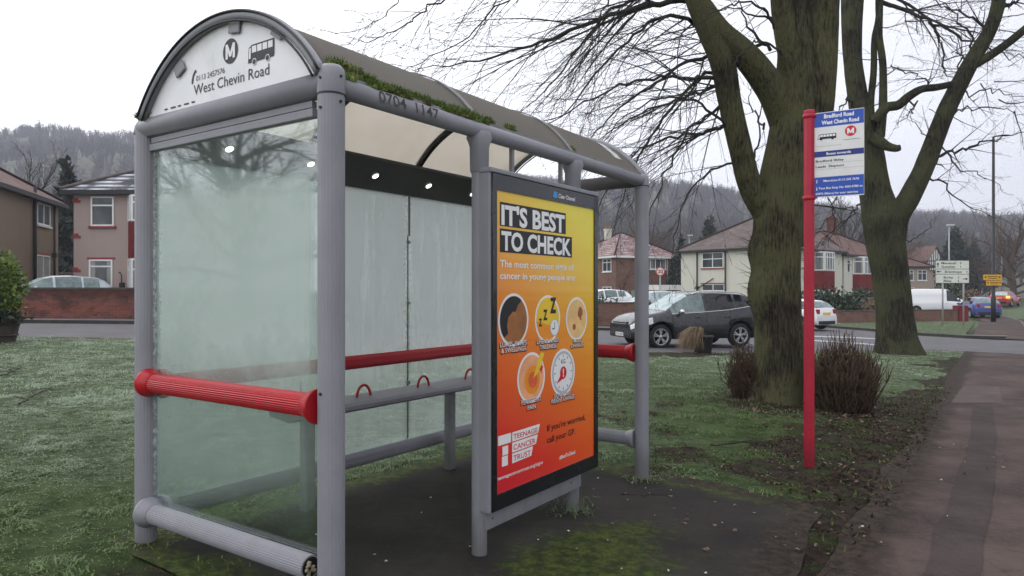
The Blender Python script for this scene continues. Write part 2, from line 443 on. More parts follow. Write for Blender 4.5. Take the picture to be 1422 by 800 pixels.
# ---------- tarmac sheets
def tarmac(name, c, rough=.75, var=.25, stone=.35, moss=None, damp=0, crack=0, edge=False):
    m, nt = newmat(name); n = N(nt); co = n('TexCoord').outputs['Object']
    big = n.noise(co, 1.1, 6, .65); fi = n.noise(co, 95, 3)
    c2 = n.mix(n.ss(big, .3, .7), sc(c, 1-var), sc(c, 1+var))
    c2 = n.mix(n.math('MULTIPLY', n.ss(fi, .5, .72), stone), c2, sc(c, 2.1))
    c2 = n.mix(n.math('MULTIPLY', n.ss(n.noise(co, 12, 6, .75), .52, .72), .5), c2, sc(c, .5))
    if crack:
        v = n('TexVoronoi', feature='DISTANCE_TO_EDGE', ins={'Vector': n.mix(.12, co, n('TexNoise', ins={'Vector': co, 'Scale': 2.5}).outputs[1]), 'Scale': 1.3})
        c2 = n.mix(n.math('MULTIPLY', n.math('SUBTRACT', 1, n.ss(v.outputs[0], .0, .012)), crack), c2, sc(c, .3))
    if moss:
        a = n('Attribute', attribute_name='moss').outputs['Fac']
        k = n.ss(n.math('ADD', a, n.math('MULTIPLY', n.math('SUBTRACT', n.noise(co, 4.5, 8, .75), .5), 1.5)), .42, .75)
        k = n.math('MULTIPLY', k, n.ss(n.noise(co, 45, 4, .7), .25, .6))
        c2 = n.mix(k, c2, n.mix(n.ss(n.noise(co, 16, 4), .35, .65), (.022, .04, .008), (.075, .10, .018)))
        fi = n.math('ADD', fi, n.math('MULTIPLY', k, 1.2))
    if edge:
        e = n('Attribute', attribute_name='edge').outputs['Fac']
        k = n.ss(n.math('ADD', e, n.math('MULTIPLY', n.math('SUBTRACT', n.noise(co, 3.5, 9, .75), .5), 1.1)), .30, .62)
        c2 = n.mix(n.math('MULTIPLY', k, .9), c2, n.mix(n.ss(n.noise(co, 14, 7, .75), .35, .65), (.012, .009, .007), (.055, .041, .031)))
        st = n.noise(n('Mapping', ins={'Vector': co, 'Rotation': (0, 0, R(-55)), 'Scale': (.5, 3.5, 1)}).outputs[0], 1.2, 7, .7)
        c2 = n.mix(n.math('MULTIPLY', n.ss(st, .5, .72), .45), c2, sc(c, .45))
    r = n.math('ADD', rough-damp*.5, n.math('MULTIPLY', big, damp))
    n.out(n.bsdf(c2, r, 0, fi, .6, .008, .14)); return m
def moss_of(x, y):
    p = Vector((x, y, 0))-C0; a = p.dot(U); b = p.dot(W)
    m = .0
    m = max(m, 1.0*max(0, 1-abs(b+.55)/.75)*max(0, 1-abs(a-1.35)/1.5))         # drip line in front of the poster
    m = max(m, 1.15*max(0, 1-abs(b-.9)/1.0)*max(0, 1-abs(a+.12)/.42))           # under the end panel
    m = max(m, .75*max(0, 1-abs(b-1.6)/.35)); m = max(m, .8*max(0, 1-abs(a-3.4)/.35))
    return m*.95+.16
def pad_edge(x, y):
    d = 9
    for i in range(6, 12):
        a = Vector(PAD[i-1]); b = Vector(PAD[i]); ab = b-a; p = Vector((x, y)); t = max(0, min(1, (p-a).dot(ab)/ab.length_squared)); d = min(d, (p-a-ab*t).length)
    return max(0, 1-d/.45)
def path_edge(x, y):
    d = -((x-PE[0])*W.x+(y-PE[1])*W.y); return max(0, 1-d/.55) if d < .8 else 0
T_pad = tarmac('mossy_tarmac', (.031, .028, .025), .85, .4, .4, True, .25, 0, True)
drape('shelter_pad', PAD, -.004, T_pad, .09, .10, {'moss': moss_of, 'edge': pad_edge}, .08)
T_side = tarmac('road_tarmac', (.115, .11, .118), .7, .2, .25, None, .2, .3)
drape('side_road', SIDE, -.012, T_side, .8, 0, None, .6)
T_path = tarmac('footpath_tarmac', (.072, .052, .047), .85, .45, .55, None, .1, .35, True)
drape('footpath', PATH1, -.002, T_path, .16, .06, {'edge': path_edge}, .06)
T_patch = tarmac('patch_tarmac', (.053, .041, .038), .85, .35, .45, None, .1, .0, True)
T_patch2 = tarmac('pale_patch_tarmac', (.083, .064, .059), .8, .25, .4, None, 0, 0, True)
gq = lambda *pp: [tuple(gp(*p))[:2] for p in pp]
drape('trench_patch', gq((1284, 800), (1300, 740), (1318, 690), (1338, 640), (1347, 600), (1352, 566), (1378, 566), (1384, 600), (1384, 650), (1376, 700), (1366, 760), (1362, 800)), .003, T_patch, .15, .03)
drape('square_patch', gq((1321, 560), (1336, 537), (1387, 537), (1393, 560)), .003, T_patch2, .2, .02)
# far footpath, verge beyond the junction, main road
PATH2 = [P2(29.2, 0), P2(50, 0), P2(58, .6), P2(64, 2), P2(70, 5), P2(72, 3.5), P2(66, .2), P2(58, -1.4), P2(50, -2), P2(29.2, -2)]
drape('footpath', PATH2, .02, T_path, .8, .03)
ROAD = [P2(-12, -2.1), P2(50, -2.1), P2(58, -1.5), P2(66, .1), P2(72, 3.4), P2(84, 14), P2(92, 10), P2(76, -4), P2(66, -8), P2(56, -9.3), P2(50, -9.6), P2(-12, -9.6)]
drape('main_road', ROAD, -.10, T_side, 1.5, 0, None, 1.5)
rwhite = M('road_paint', (.42, .42, .44), .7, .3, 9, 0, .2)
for k, q in enumerate((((1128, 472), (1190, 476), (1242, 480.5), (1242, 481.6), (1190, 477.4), (1128, 473.6)), ((1128, 466.3), (1180, 468), (1236, 471), (1236, 472), (1180, 469.2), (1128, 467.8)))):
    drape('road_marking', gq(*q), .002, rwhite, .8)
def kerb(name, pts, w=.13, h=.1, mat=None, dz=0):
    mb = MB(); L = len(pts); ring = []
    for i, p in enumerate(pts):
        a = Vector(pts[max(i-1, 0)]); b = Vector(pts[min(i+1, L-1)]); t = (b-a).normalized(); nn = Vector((-t.y, t.x))
        z = gz(*p)+dz
        for s, zz in ((-.5, -.15), (-.5, h-.015), (-.38, h), (.5, h), (.5, -.15)): ring.append((p[0]+nn.x*w*s, p[1]+nn.y*w*s, z+zz))
    fs = [(i*5+k, i*5+k+1, i*5+k+6, i*5+k+5) for i in range(L-1) for k in range(4)]
    fs += [(0, 1, 2, 3, 4), tuple((L-1)*5+k for k in range(5))]
    mb.add(ring, fs); o = mb.build(name, mat); o['kind'] = 'structure'; return o
def dense(pts, seg=1.0):
    r = []
    for a, b in zip(pts, pts[1:]):
        n = max(1, int(sqrt((a[0]-b[0])**2+(a[1]-b[1])**2)/seg))
        r += [(a[0]+(b[0]-a[0])*k/n, a[1]+(b[1]-a[1])*k/n) for k in range(n)]
    return r+[pts[-1]]
kst = M('kerb_stone', (.13, .12, .118), .85, .25, 3, 0, .3, grime=(.04, .04, .036))
kerb('kerb', dense([P2(s, -2.03) for s in (-12, 21.6)]), .13, .0, kst, .0)
kerb('kerb', dense([P2(29.2, -2.08), P2(50, -2.08), P2(58, -1.5), P2(66, .1), P2(72, 3.4)]), .14, .03, kst)
kerb('kerb', dense(FAR[:12]), .14, .10, M('shaded_kerb', (.045, .043, .042), .85, .3, 3, 0, .3))  # far kerb: the shade on its face is put into a darker colour
kerb('kerb', dense(NEAR[1:]), .12, .02, kst)
# verge with frost beyond the side road (a raised sheet of turf), pavement under the brick walls
VERGE = [(17.0, 34.6), (17.9, 30.5), (19.2, 28.9), P2(30.2, .25), P2(38, .25), P2(46, .25), P2(46.5, 2.2), P2(40, 7.2), P2(37, 10.5)]
drape('verge', VERGE, .05, m, .5, .04, {'mud': lambda x, y: 0.0, 'frost': lambda x, y: .75}, .3)
PAVE = [(19.4, 27.8), (18.4, 28.2), (17.4, 30), (17.0, 33.5), (16.4, 36.4), (13, 36.4), (8, 32.2), (2, 28.7), (-6, 25.4), (-11, 23.5), (-16, 22.6), (-24, 20.7), (-60, 13.2), (-60, 16), (-24, 22.9), (-16, 24.6), (-11, 25.5), (-6, 27.4), (2, 31), (8, 34), (13, 38.2), (17, 38.6), (17.9, 34), (18.6, 29.8), (20.5, 29)]
drape('pavement', PAVE, .045, tarmac('pavement_tarmac', (.15, .14, .14), .8), .8)

# ---------- grass blades (uncountable: one object)
def blades(cnt, x0, x1, y0, y1, hgt, wid, polys, seedk, dens=None, fadd=0):
    r = np.random.default_rng(seedk)
    x = r.uniform(x0, x1, cnt); y = r.uniform(y0, y1, cnt)
    keep = np.ones(cnt, bool)
    for p in polys: keep &= ~inpoly(p, x, y)
    px = CX+F*x/np.maximum(y, .1); keep &= (px > -80) & (px < 1500)
    md = mud_of(x, y); cl = fbm(x*1.6+7, y*1.6+3)
    keep &= r.random(cnt) > np.clip(md*1.5-.25, 0, .985)
    keep &= r.random(cnt) < np.clip(.25+(cl-.3)*2.6, .12, 1)
    if dens is not None: keep &= r.random(cnt) < dens(x, y)
    x = x[keep]; y = y[keep]; cl = cl[keep]; k = len(x)
    z = gzv(x, y)+np.where(np.hypot(x, y) < 30, (fbm(x*3.1, y*3.1)-.47)*.07+(fbm(x*8, y*8, 3)-.44)*.025, 0)-.012
    ang = fbm(x*.9+60, y*.9+20, 3)*14+r.normal(0, .9, k)
    tuft = np.clip((fbm(x*2.3+90, y*2.3+77, 3)-.38)*4, .35, 2.0)
    h = hgt*r.uniform(.45, 1.25, k)*tuft; lean = h*r.uniform(.3, 2.3, k)
    dx, dy = np.cos(ang), np.sin(ang); a2 = ang+pi/2+r.normal(0, .5, k)
    wx, wy = np.cos(a2)*wid*r.uniform(.6, 1.3, k), np.sin(a2)*wid*r.uniform(.6, 1.3, k)
    A = np.stack([x-wx/2, y-wy/2, z], 1); B = np.stack([x+wx/2, y+wy/2, z], 1)
    Cc = np.stack([x+dx*lean*.4-wx*.38, y+dy*lean*.4-wy*.38, z+h*.72], 1); D = np.stack([x+dx*lean*.4+wx*.38, y+dy*lean*.4+wy*.38, z+h*.72], 1)
    E = np.stack([x+dx*lean, y+dy*lean, z+h*(.9-.25*(lean/h-.3))], 1)
    fr = np.clip(frost_of(x, y)+fadd, 0, 1)
    return np.stack([A, B, Cc, D, E], 1), fr
HARD = [PAD, SIDE, PATH1]
m, nt = newmat('grass_blades'); n = N(nt)
rn = n('NewGeometry').outputs['Random Per Island']; af = n('Attribute', attribute_name='frost').outputs['Fac']
co = n('TexCoord').outputs['Object']
c = n.mix(n.ss(rn, 0, .85), (.046, .096, .022), (.205, .295, .105))
c = n.mix(n.math('MULTIPLY', n.ss(rn, .90, .95), .8), c, (.30, .26, .15))
c = n.mix(n.math('MULTIPLY', n.ss(n.noise(co, .9, 5, .65), .48, .72), .40), c, (.13, .135, .065))
fm = n.math('MULTIPLY', n.math('MULTIPLY', af, n.ss(n.noise(co, 5, 6, .75), .27, .58)), .85)
c = n.mix(fm, c, (.52, .60, .50))
pb = n('BsdfPrincipled', ins={'Base Color': c, 'Roughness': .6, 'Specular IOR Level': .2}); tr = n('BsdfTranslucent', ins={'Color': c})
ms = n('MixShader', ins={0: .40, 1: pb.outputs[0], 2: tr.outputs[0]}); n.out(ms.outputs[0])
parts = [blades(190000, -6.5, -.3, 1.4, 8.5, .052, .0095, HARD, 1),
         blades(130000, -14, 0, 8, 17.5, .07, .017, HARD, 2),
         blades(120000, -1.5, 8, 4.5, 12, .052, .010, HARD, 3),
         blades(90000, -1, 15, 11, 22, .05, .016, HARD, 4),
         blades(42000, 15, 34, 27, 50, .09, .035, HARD+[PATH2, ROAD], 6, lambda x, y: inpoly(VERGE, x, y)*1.0, .3)]
# soft edge: tufts creeping over the rim of the pad and round the posts
def fringe(x, y):
    d = np.full(x.shape, 9.0)
    for i in range(len(PAD)):
        a = np.array(PAD[i]); b = np.array(PAD[i-1]); ab = b-a
        t = np.clip(((x-a[0])*ab[0]+(y-a[1])*ab[1])/(ab@ab), 0, 1)
        d = np.minimum(d, np.hypot(x-a[0]-ab[0]*t, y-a[1]-ab[1]*t))
    return np.clip(1-d/.13, 0, 1)*(fbm(x*2+3, y*2)>.42)
parts.append(blades(60000, -3, 2.6, 2.4, 7.2, .05, .007, [PATH1], 5, fringe, 0))
def by_posts(x, y):
    d = np.full(x.shape, 9.0)
    for a, b in ((0, 1.56), (3.3, 0), (3.3, 1.56), (0.0, .9), (2.15, 0.02)):
        p = loc(a, b); d = np.minimum(d, np.hypot(x-p[0], y-p[1]))
    d = np.minimum(d, np.hypot(x-2.735, y-6.45)); return np.clip(1.15-d/.2, 0, 1)
parts.append(blades(90000, -2.8, 3.2, 2.8, 7.6, .085, .008, [PATH1], 15, by_posts, 0))
parts.append(blades(26000, -9, -.2, 2, 13, .075, .008, HARD, 16, None, .25))     # longer pale strands
BV = np.concatenate([p[0].reshape(-1, 3) for p in parts]); fr = np.concatenate([np.repeat(p[1], 5) for p in parts])
nb = len(BV)//5; b0 = np.arange(nb)*5
Fc = np.concatenate([np.stack([b0, b0+1, b0+3], 1), np.stack([b0, b0+3, b0+2], 1), np.stack([b0+2, b0+3, b0+4], 1)])
go = npmesh('grass', BV, Fc, m); vattr(go, 'frost', fr)
tag(go, 'short matted green grass tipped with frost', 'grass', kind='stuff')
rd_ = np.random.default_rng(77); k = 70000
x = rd_.uniform(.8, 9.5, k); y = rd_.uniform(3.6, 13, k); kp = mud_of(x, y)+rd_.normal(0, .15, k) > .3
for p in (PAD, SIDE, [P2(-6, -.16), P2(22, -.16), P2(22, -2), P2(-6, -2)]): kp &= ~inpoly(p, x, y)
kp &= rd_.random(k) < np.clip((fbm(x*2+9, y*2)-.25)*2.5, .05, 1); x, y = x[kp], y[kp]; k = len(x); z = gzv(x, y)+(fbm(x*3.1, y*3.1)-.47)*.07+(fbm(x*8, y*8, 3)-.44)*.05
an = rd_.uniform(0, 6.28, k); ln = rd_.uniform(.015, .07, k); h = rd_.uniform(.004, .035, k); w_ = rd_.uniform(.004, .011, k)
A = np.stack([x-np.sin(an)*w_, y+np.cos(an)*w_, z], 1); B = np.stack([x+np.sin(an)*w_, y-np.cos(an)*w_, z+.004], 1); D = np.stack([x+np.cos(an)*ln, y+np.sin(an)*ln, z+h], 1)
tm, nt = newmat('trodden_thatch'); n = N(nt); rn = n('NewGeometry').outputs['Random Per Island']
n.out(n.bsdf(n.mix(n.ss(rn, .88, .97), n.mix(rn, (.012, .009, .007), (.085, .058, .040)), (.10, .15, .04)), .9, spec=.05))
to = npmesh('trodden_thatch', np.stack([A, B, D], 1).reshape(-1, 3), np.arange(3*k).reshape(-1, 3), tm); tag(to, 'trodden dead grass, roots and crumbs of dark earth beside the footpath', 'earth', kind='stuff')
# ---------- litter
def litter(name, pts, size, mat, label, cat, thick=.004, seed=1):
    r = random.Random(seed); mb = MB()
    for (x, y) in pts:
        z = gz(x, y)+.012; s = size*r.uniform(.5, 1.4); a = r.uniform(0, 6.28); t = r.uniform(-.5, .5)
        X = Vector((cos(a), sin(a), t*.5)); Y = Vector((-sin(a), cos(a), r.uniform(-.3, .6))); O = Vector((x, y, z))
        mb.add([O-X*s, O-X*.3*s+Y*.5*s, O+X*.45*s+Y*.45*s+Vector((0, 0, .3*s)), O+X*s, O+X*.3*s-Y*.5*s, O-X*.4*s-Y*.45*s+Vector((0, 0, .25*s)), O+Vector((0, 0, thick))], [(0, 6, 1), (1, 6, 2), (2, 6, 3), (3, 6, 4), (4, 6, 5), (5, 6, 0)])
    o = mb.build(name, mat, uv=False); tag(o, label, cat, kind='stuff'); return o
m, nt = newmat('dead_leaf'); n = N(nt); rn = n('NewGeometry').outputs['Random Per Island']
n.out(n.bsdf(n.mix(rn, n.mix(n.ss(rn, .3, .5), (.03, .02, .014), (.095, .05, .034)), (.17, .11, .08)), .8))
pl = [(4.0+random.gauss(-.35, .75), 9.6+random.gauss(-.35, .38)) for _ in range(330)]+[(random.uniform(1.2, 5.5), random.uniform(5.9, 9)) for _ in range(150)]+[(random.uniform(-5, -1.6), random.uniform(3, 7)) for _ in range(26)]
pl += [P2(random.uniform(0, 9), random.uniform(.05, 1.3)) for _ in range(200)]
litter('fallen_leaves', pl, .019, m, 'brown dead leaves scattered round the tree foot and bare earth', 'fallen leaves')
pm = M('pale_chip', (.45, .43, .38), .8, .3)
pl = [loc(random.uniform(.2, 3.3), random.uniform(-1.7, .9)) for _ in range(46)]+[P2(random.uniform(0, 6), random.uniform(-.6, .8)) for _ in range(14)]
litter('pale_chips', pl, .010, pm, 'tiny pale chips and crumbs on the dark tarmac', 'litter', .005, 3)
wm = M('twig_bark', (.045, .037, .03), .9, .3)
def twig(px0, py0, px1, py1, r, label):
    a = gp(px0, py0); b = gp(px1, py1); mb = MB(); k = 7
    pts = [a.lerp(b, i/k)+Vector((random.uniform(-.03, .03), random.uniform(-.03, .03), .035+random.uniform(0, .02))) for i in range(k+1)]
    mb.tube(pts, [r*(1-.6*i/k) for i in range(k+1)], 5)
    for i in (2, 4, 5):
        q = pts[i]; mb.tube([q, q+(b-a)*.12+Vector((random.uniform(-.15, .15), random.uniform(-.15, .15), .02)), q+(b-a)*.25+Vector((random.uniform(-.3, .3), random.uniform(-.2, .2), .01))], [r*.5, r*.4, r*.2], 4)
    tag(mb.build('fallen_twig', wm, uv=False), label, 'twig')
twig(0, 527, 30, 515, .012, 'bare twig lying on frosty grass at the left edge of the picture')
twig(270, 527, 190, 500, .010, 'long forked twig on the grass left of the shelter end panel, nearer the post')
twig(25, 568, 65, 545, .012, 'thick short twig lying on the open grass left of the shelter')
twig(985, 625, 1060, 618, .012, 'dark bare twig lying on the grass between shelter and red pole')
twig(860, 695, 930, 698, .006, 'thin dark twig lying on the mossy tarmac in front of the shelter')
# ================= the bus shelter (local x along the road, y away from it)
SH = thing('bus_shelter', 'grey bus shelter with red rails, misted glass and a poster on its front', 'bus shelter', tuple(C0), R(90)-TH)
steel = M('grey_painted_metal', (.245, .243, .272), .42, .07, 3, 0, .04, grime=(.17, .165, .165), gs=1.6, gt=(.55, .85))
steel2 = M('grey_weathered_metal', (.215, .212, .222), .6, .14, 7, 0, .15, grime=(.12, .13, .10), gs=3)
red = M('red_rail_paint', (.40, .010, .018), .38, .10, 4, 0, .05, grime=(.25, .012, .018), gs=2)
def aged(m, lowcol, chip, chipcol):
    nt = m.node_tree; n = N(nt); p = [q for q in nt.nodes if q.type == 'BSDF_PRINCIPLED'][0]; src = p.inputs['Base Color'].links[0].from_socket
    co = n('TexCoord').outputs['Object']; z = n('SeparateXYZ', ins={0: co}).outputs[2]
    run = n.noise(n('Mapping', ins={'Vector': co, 'Scale': (14, 14, .9)}).outputs[0], 1.5, 7, .7)
    c = n.mix(n.math('MULTIPLY', n.ss(run, .52, .78), .38), src, lowcol)
    foot = n.math('SUBTRACT', 1, n.ss(n.math('ADD', z, n.math('MULTIPLY', n.math('SUBTRACT', run, .5), .35)), .02, .30))
    c = n.mix(n.math('MULTIPLY', foot, .65), c, sc(lowcol, .6))
    k = n.math('MULTIPLY', n.ss(n.noise(co, 21, 8, .8), .66, .70), chip)
    nt.links.new(n.mix(k, c, chipcol), p.inputs['Base Color'])
aged(steel, (.16, .16, .15), .8, (.10, .095, .09)); aged(steel2, (.12, .125, .10), .8, (.09, .085, .08)); aged(red, (.26, .014, .022), .7, (.55, .22, .20))
dark = M('dark_metal', (.022, .024, .026), .45, .2, 6)
black = M('black_frame', (.012, .014, .016), .25, .2, 5, coat=.3)
def fog_glass(name, kind):
    m, nt = newmat(name); n = N(nt)
    co = n('TexCoord').outputs['Object']; s = n('SeparateXYZ', ins={0: co}); a, b, z = s.outputs
    st = n.noise(n('Mapping', ins={'Vector': co, 'Scale': (9, 9, .55)}).outputs[0], 1.5, 6, .6)
    bl = n.noise(co, 2.2, 6, .6); fz = n.noise(co, 40, 4, .7)
    if kind == 'end':
        k = n.math('MULTIPLY', n.ss(z, .26, .75), .26)
        k = n.math('ADD', k, n.math('MULTIPLY', n.ss(n.math('ADD', z, n.math('MULTIPLY', bl, .25)), .98, 1.45), .78))
        top = n.ss(n.math('ADD', z, n.math('MULTIPLY', n.math('SUBTRACT', bl, .5), .3)), 1.93, 2.12)
        k = n.math('MULTIPLY', k, n.math('SUBTRACT', 1, n.math('MULTIPLY', top, .82)))
        k = n.math('MULTIPLY', k, n.ss(n.math('ADD', b, n.math('MULTIPLY', n.math('SUBTRACT', st, .5), .12)), .05, .20))
        k = n.math('MULTIPLY', k, n.math('SUBTRACT', 1, n.math('MULTIPLY', n.ss(n.math('ADD', b, n.math('MULTIPLY', n.math('SUBTRACT', fz, .5), .1)), 1.405, 1.44), .75)))
        k = n.math('ADD', k, n.math('MULTIPLY', n.ss(b, 1.455, 1.47), n.math('MULTIPLY', n.ss(fz, .42, .6), .6)))
        k = n.math('MULTIPLY', k, n.math('ADD', .88, n.math('MULTIPLY', n.ss(bl, .3, .7), .14)))
        colr = (.72, .80, .77)
    else:
        k = n.math('ADD', .46, n.math('MULTIPLY', n.ss(n.math('ADD', z, n.math('MULTIPLY', bl, .3)), .85, 1.35), .50))
        k = n.math('MULTIPLY', k, n.math('ADD', .72, n.math('MULTIPLY', n.ss(n.math('ADD', st, n.math('MULTIPLY', bl, .5)), .4, .9), .42)))
        da = n.math('ABSOLUTE', n.math('SUBTRACT', a, 2.15))
        k = n.math('MULTIPLY', k, n.math('SUBTRACT', 1, n.math('MULTIPLY', n.ss(n.math('ADD', da, n.math('MULTIPLY', n.math('SUBTRACT', fz, .5), .12)), .05, .0), .5)))
        colr = (.72, .75, .76)
    k = n.math('MINIMUM', n.math('MAXIMUM', k, 0.02), .975)
    kf = k
    k = n.math('SUBTRACT', 1, n.math('SQRT', n.math('SUBTRACT', 1, k)))     # two faces of the pane share the mist
    tr = n('BsdfTransparent', ins={'Color': (.90, .96, .94, 1)})
    df = n('BsdfDiffuse', ins={'Color': colr+(1,)}); tl = n('BsdfTranslucent', ins={'Color': colr+(1,)})
    fg = n('MixShader', ins={0: .55, 1: df.outputs[0], 2: tl.outputs[0]})
    mx = n('MixShader', ins={0: k, 1: tr.outputs[0], 2: fg.outputs[0]})
    lw = n('LayerWeight', ins={'Blend': .5}).outputs['Facing']
    fr = n.math('MULTIPLY', n.math('ADD', .15, n.math('MULTIPLY', n.math('POWER', lw, 4), .6)), n.math('SUBTRACT', 1, n.math('MULTIPLY', kf, .93)))
    gl = n('BsdfGlossy', ins={'Roughness': .03, 'Color': (1, 1, 1, 1)})
    n.out(n('MixShader', ins={0: fr, 1: mx.outputs[0], 2: gl.outputs[0]}).outputs[0]); return m

def post(a, b, r, top, bot=-.12, collar=False, dome=False):
    m = MB(); m.tube([(a, b, bot), (a, b, top-.13 if dome else top)], r, 44, 0, True, False, .02)
    if dome:
        m.lathe([(r*1.01, top-.13), (r*1.03, top-.125), (r*1.03, top-.05), (r*.95, top-.022), (r*.72, top-.005), (0.001, top)], 32, (a, b, 0))
    if collar: m.lathe([(r, top-.20), (r*1.22, top-.19), (r*1.28, top-.05), (r*1.7, top+.0), (r*1.5, top+.03)], 24, (a, b, 0))
    o = m.build('post', steel, SH)
    return o
post(0, 0, .060, 2.50, dome=True); post(1.08, 0, .044, 2.37, collar=True); post(2.15, 0, .044, 2.37, collar=True); post(3.3, 0, .058, 2.47, dome=True)
post(0, 1.56, .058, 2.43); post(3.3, 1.56, .058, 2.43)
def beam(p, q, r, name='beam', mat=steel, fl=.0, n=28):
    m = MB(); m.tube([p, q], r, n, 0, True, fl == 0, fl); return m.build(name, mat, SH)
bm_front = beam((.03, 0, 2.41), (3.3, 0, 2.41), .046, 'eaves_beam')
m = MB(); m.tube([(.0, .02, 2.42), (0, 1.54, 2.42), (0, 1.57, 2.405), (0, 1.575, 2.38)], .058, 28); m.ball((0, 1.555, 2.418), .0595, 0, 20, 12); m.build('end_beam', steel, SH)
beam((3.3, .0, 2.42), (3.3, 1.56, 2.42), .056, 'end_beam')
m = MB(); m.box((.04, -.012, 2.45), (3.3, .05, 2.468)); m.build('gutter', steel2, SH)
for a, b, zz, s in ((-.0605, .0, 2.43, 0), (-.0605, .0, 2.30, 0), (-.0605, .0, 1.05, 0), (.0, -.0605, 2.44, 1), (.0, -.0605, 2.33, 1), (1.08, -.046, 2.30, 1), (3.3, -.059, 2.36, 1)):
    m = MB(); m.lathe([(.001, -.006), (.006, -.006), (.0075, .004)], 10, (a, b, zz), 'y' if s else 'x', sm=False); m.build('screw', dark, SH, uv=False)
for a, b in ((0, 0), (3.3, 0)):
    m = MB(); m.lathe([(.0615, 2.362), (.0625, 2.366), (.0615, 2.370)], 32, (a, b, 0)); m.build('joint_line', dark, SH, uv=False)
# number on the eaves beam
nb = MB()
O = Vector((.0, -.0475, 2.41)); X = Vector((1, 0, 0)); Y = Vector((0, .22, .976))
put_text(nb, '0704', O, X, Y, .245, .43, -.022, .052, 0, .01); put_text(nb, '1147', O, X, Y, .50, .675, -.022, .052, 0, .01)
nb.build('lettering', dark, bm_front, uv=False)
# rear light box and lamps
m = MB(); m.prism([(.06, 1.29, 2.475), (.06, 1.57, 2.475), (.06, 1.57, 2.28), (.06, 1.54, 2.28), (.06, 1.29, 2.455)], (3.18, 0, 0))
soff = m.build('light_box', M('dark_soffit', (.07, .074, .072), .5, .15, 4), SH)
em, nt = newmat('lamp_glow'); n = N(nt); e = n('Emission', ins={'Color': (1, .97, .82, 1), 'Strength': 5.5}); n.out(e.outputs[0])
nn = Vector((0, -.175, -.25)).normalized(); ex = Vector((1, 0, 0)); ey = nn.cross(ex)
for a in (.43, 1.045, 1.648, 2.248, 2.834):
    m = MB(); c = Vector((a, 1.415, 2.366))
    for r0, r1, h0, h1, mi in ((.034, .026, 0, .008, 0),):
        ring = [c+nn*h0+(ex*cos(t)+ey*sin(t))*r0 for t in [2*pi*k/16 for k in range(16)]]+[c+nn*h1+(ex*cos(t)+ey*sin(t))*r1 for t in [2*pi*k/16 for k in range(16)]]
        m.add(ring, [(k, (k+1) % 16, 16+(k+1) % 16, 16+k) for k in range(16)], 0)
    m.add([c+nn*.007+(ex*cos(t)+ey*sin(t))*.025 for t in [2*pi*k/16 for k in range(16)]], [tuple(range(16))], 1)
    m.build('lamp', [steel, em], soff, uv=False)
# barrel roof
CH, RI = .745, .395; RR = (CH*CH+RI*RI)/(2*RI); ZC = 2.462+RI-RR; AM = math.asin(CH/RR)
def arc(a, r=RR, k=40, lim=1.0, zc=None): return [(a, .76-r*sin(t), (ZC if zc is None else zc)+r*cos(t)) for t in [AM*lim*(1-2*i/k) for i in range(k+1)]]
mt, nt = newmat('roof_sheet'); n = N(nt); co = n('TexCoord').outputs['Object']
g = n.noise(co, 2.2, 7, .7); stv = n.noise(n('Mapping', ins={'Vector': co, 'Scale': (6, 1, 1)}).outputs[0], 2, 6, .7)
c = n.mix(n.ss(g, .35, .7), (.155, .146, .145), (.215, .206, .206)); c = n.mix(n.math('MULTIPLY', n.ss(stv, .5, .75), .4), c, (.10, .095, .09))
df = n('BsdfPrincipled', ins={'Base Color': c, 'Roughness': .55})
tl = n('BsdfTranslucent', ins={'Color': n.mix(n.ss(g, .35, .75), (.84, .80, .74), (.77, .725, .66))})
n.out(n('MixShader', ins={0: .70, 1: df.outputs[0], 2: tl.outputs[0]}).outputs[0])
m = MB(); na = 24
rows = [arc(-.05+3.42*i/na) for i in range(na+1)]
for L in rows: m.v += L
for i in range(na):
    for k in range(40): m.f.append((i*41+k, (i+1)*41+k, (i+1)*41+k+1, i*41+k+1)); m.mi.append(0); m.sm.append(True)
roof = m.build('roof', mt, SH, uv=False)
md = roof.modifiers.new('thickness', 'SOLIDIFY'); md.thickness = .004
for a in (1.09, 2.16):
    m = MB(); L = arc(a, RR+.008)
    for i in range(40):
        p, q = Vector(L[i]), Vector(L[i+1]); m.add([p+Vector((-.022, 0, 0)), p+Vector((.022, 0, 0)), q+Vector((.022, 0, 0)), q+Vector((-.022, 0, 0))], [(0, 1, 2, 3)])
    o = m.build('cover_strip', steel2, roof, uv=False); s_ = o.modifiers.new('thickness', 'SOLIDIFY'); s_.thickness = .008; s_.offset = 0
    m = MB(); m.tube(arc(a, RR-.03), .02, 10); m.build('rib', dark, roof, uv=False)
for a in (-.045, 3.365):
    m = MB(); m.tube(arc(a, RR-.004), .027, 12); m.tube(arc(a-.028*(1 if a < 0 else -1), RR+.012), .007, 6, 1); m.tube(arc(a-.024*(1 if a < 0 else -1), RR-.034), .006, 6, 1); m.build('edge_rim', [steel, dark], roof, uv=False)
m = MB(); m.tube([(0, .76+CH-.01, 2.462), (3.3, .76+CH-.01, 2.462)], .03, 12); m.build('rear_gutter', steel2, SH)
# pale label and red scrap near the far end of the roof
m = MB(); L = arc(3.0, RR+.006)
for i in range(3, 8):
    p, q = Vector(L[i]), Vector(L[i+1]); m.add([p, p+Vector((.13, 0, 0)), q+Vector((.10, 0, 0)), q+Vector((-.02, 0, 0))], [(0, 1, 2, 3)])
o = m.build('label_patch', M('pale_label', (.5, .5, .5), .7, .3, 20), roof, uv=False); o.modifiers.new('thickness', 'SOLIDIFY').thickness = .002
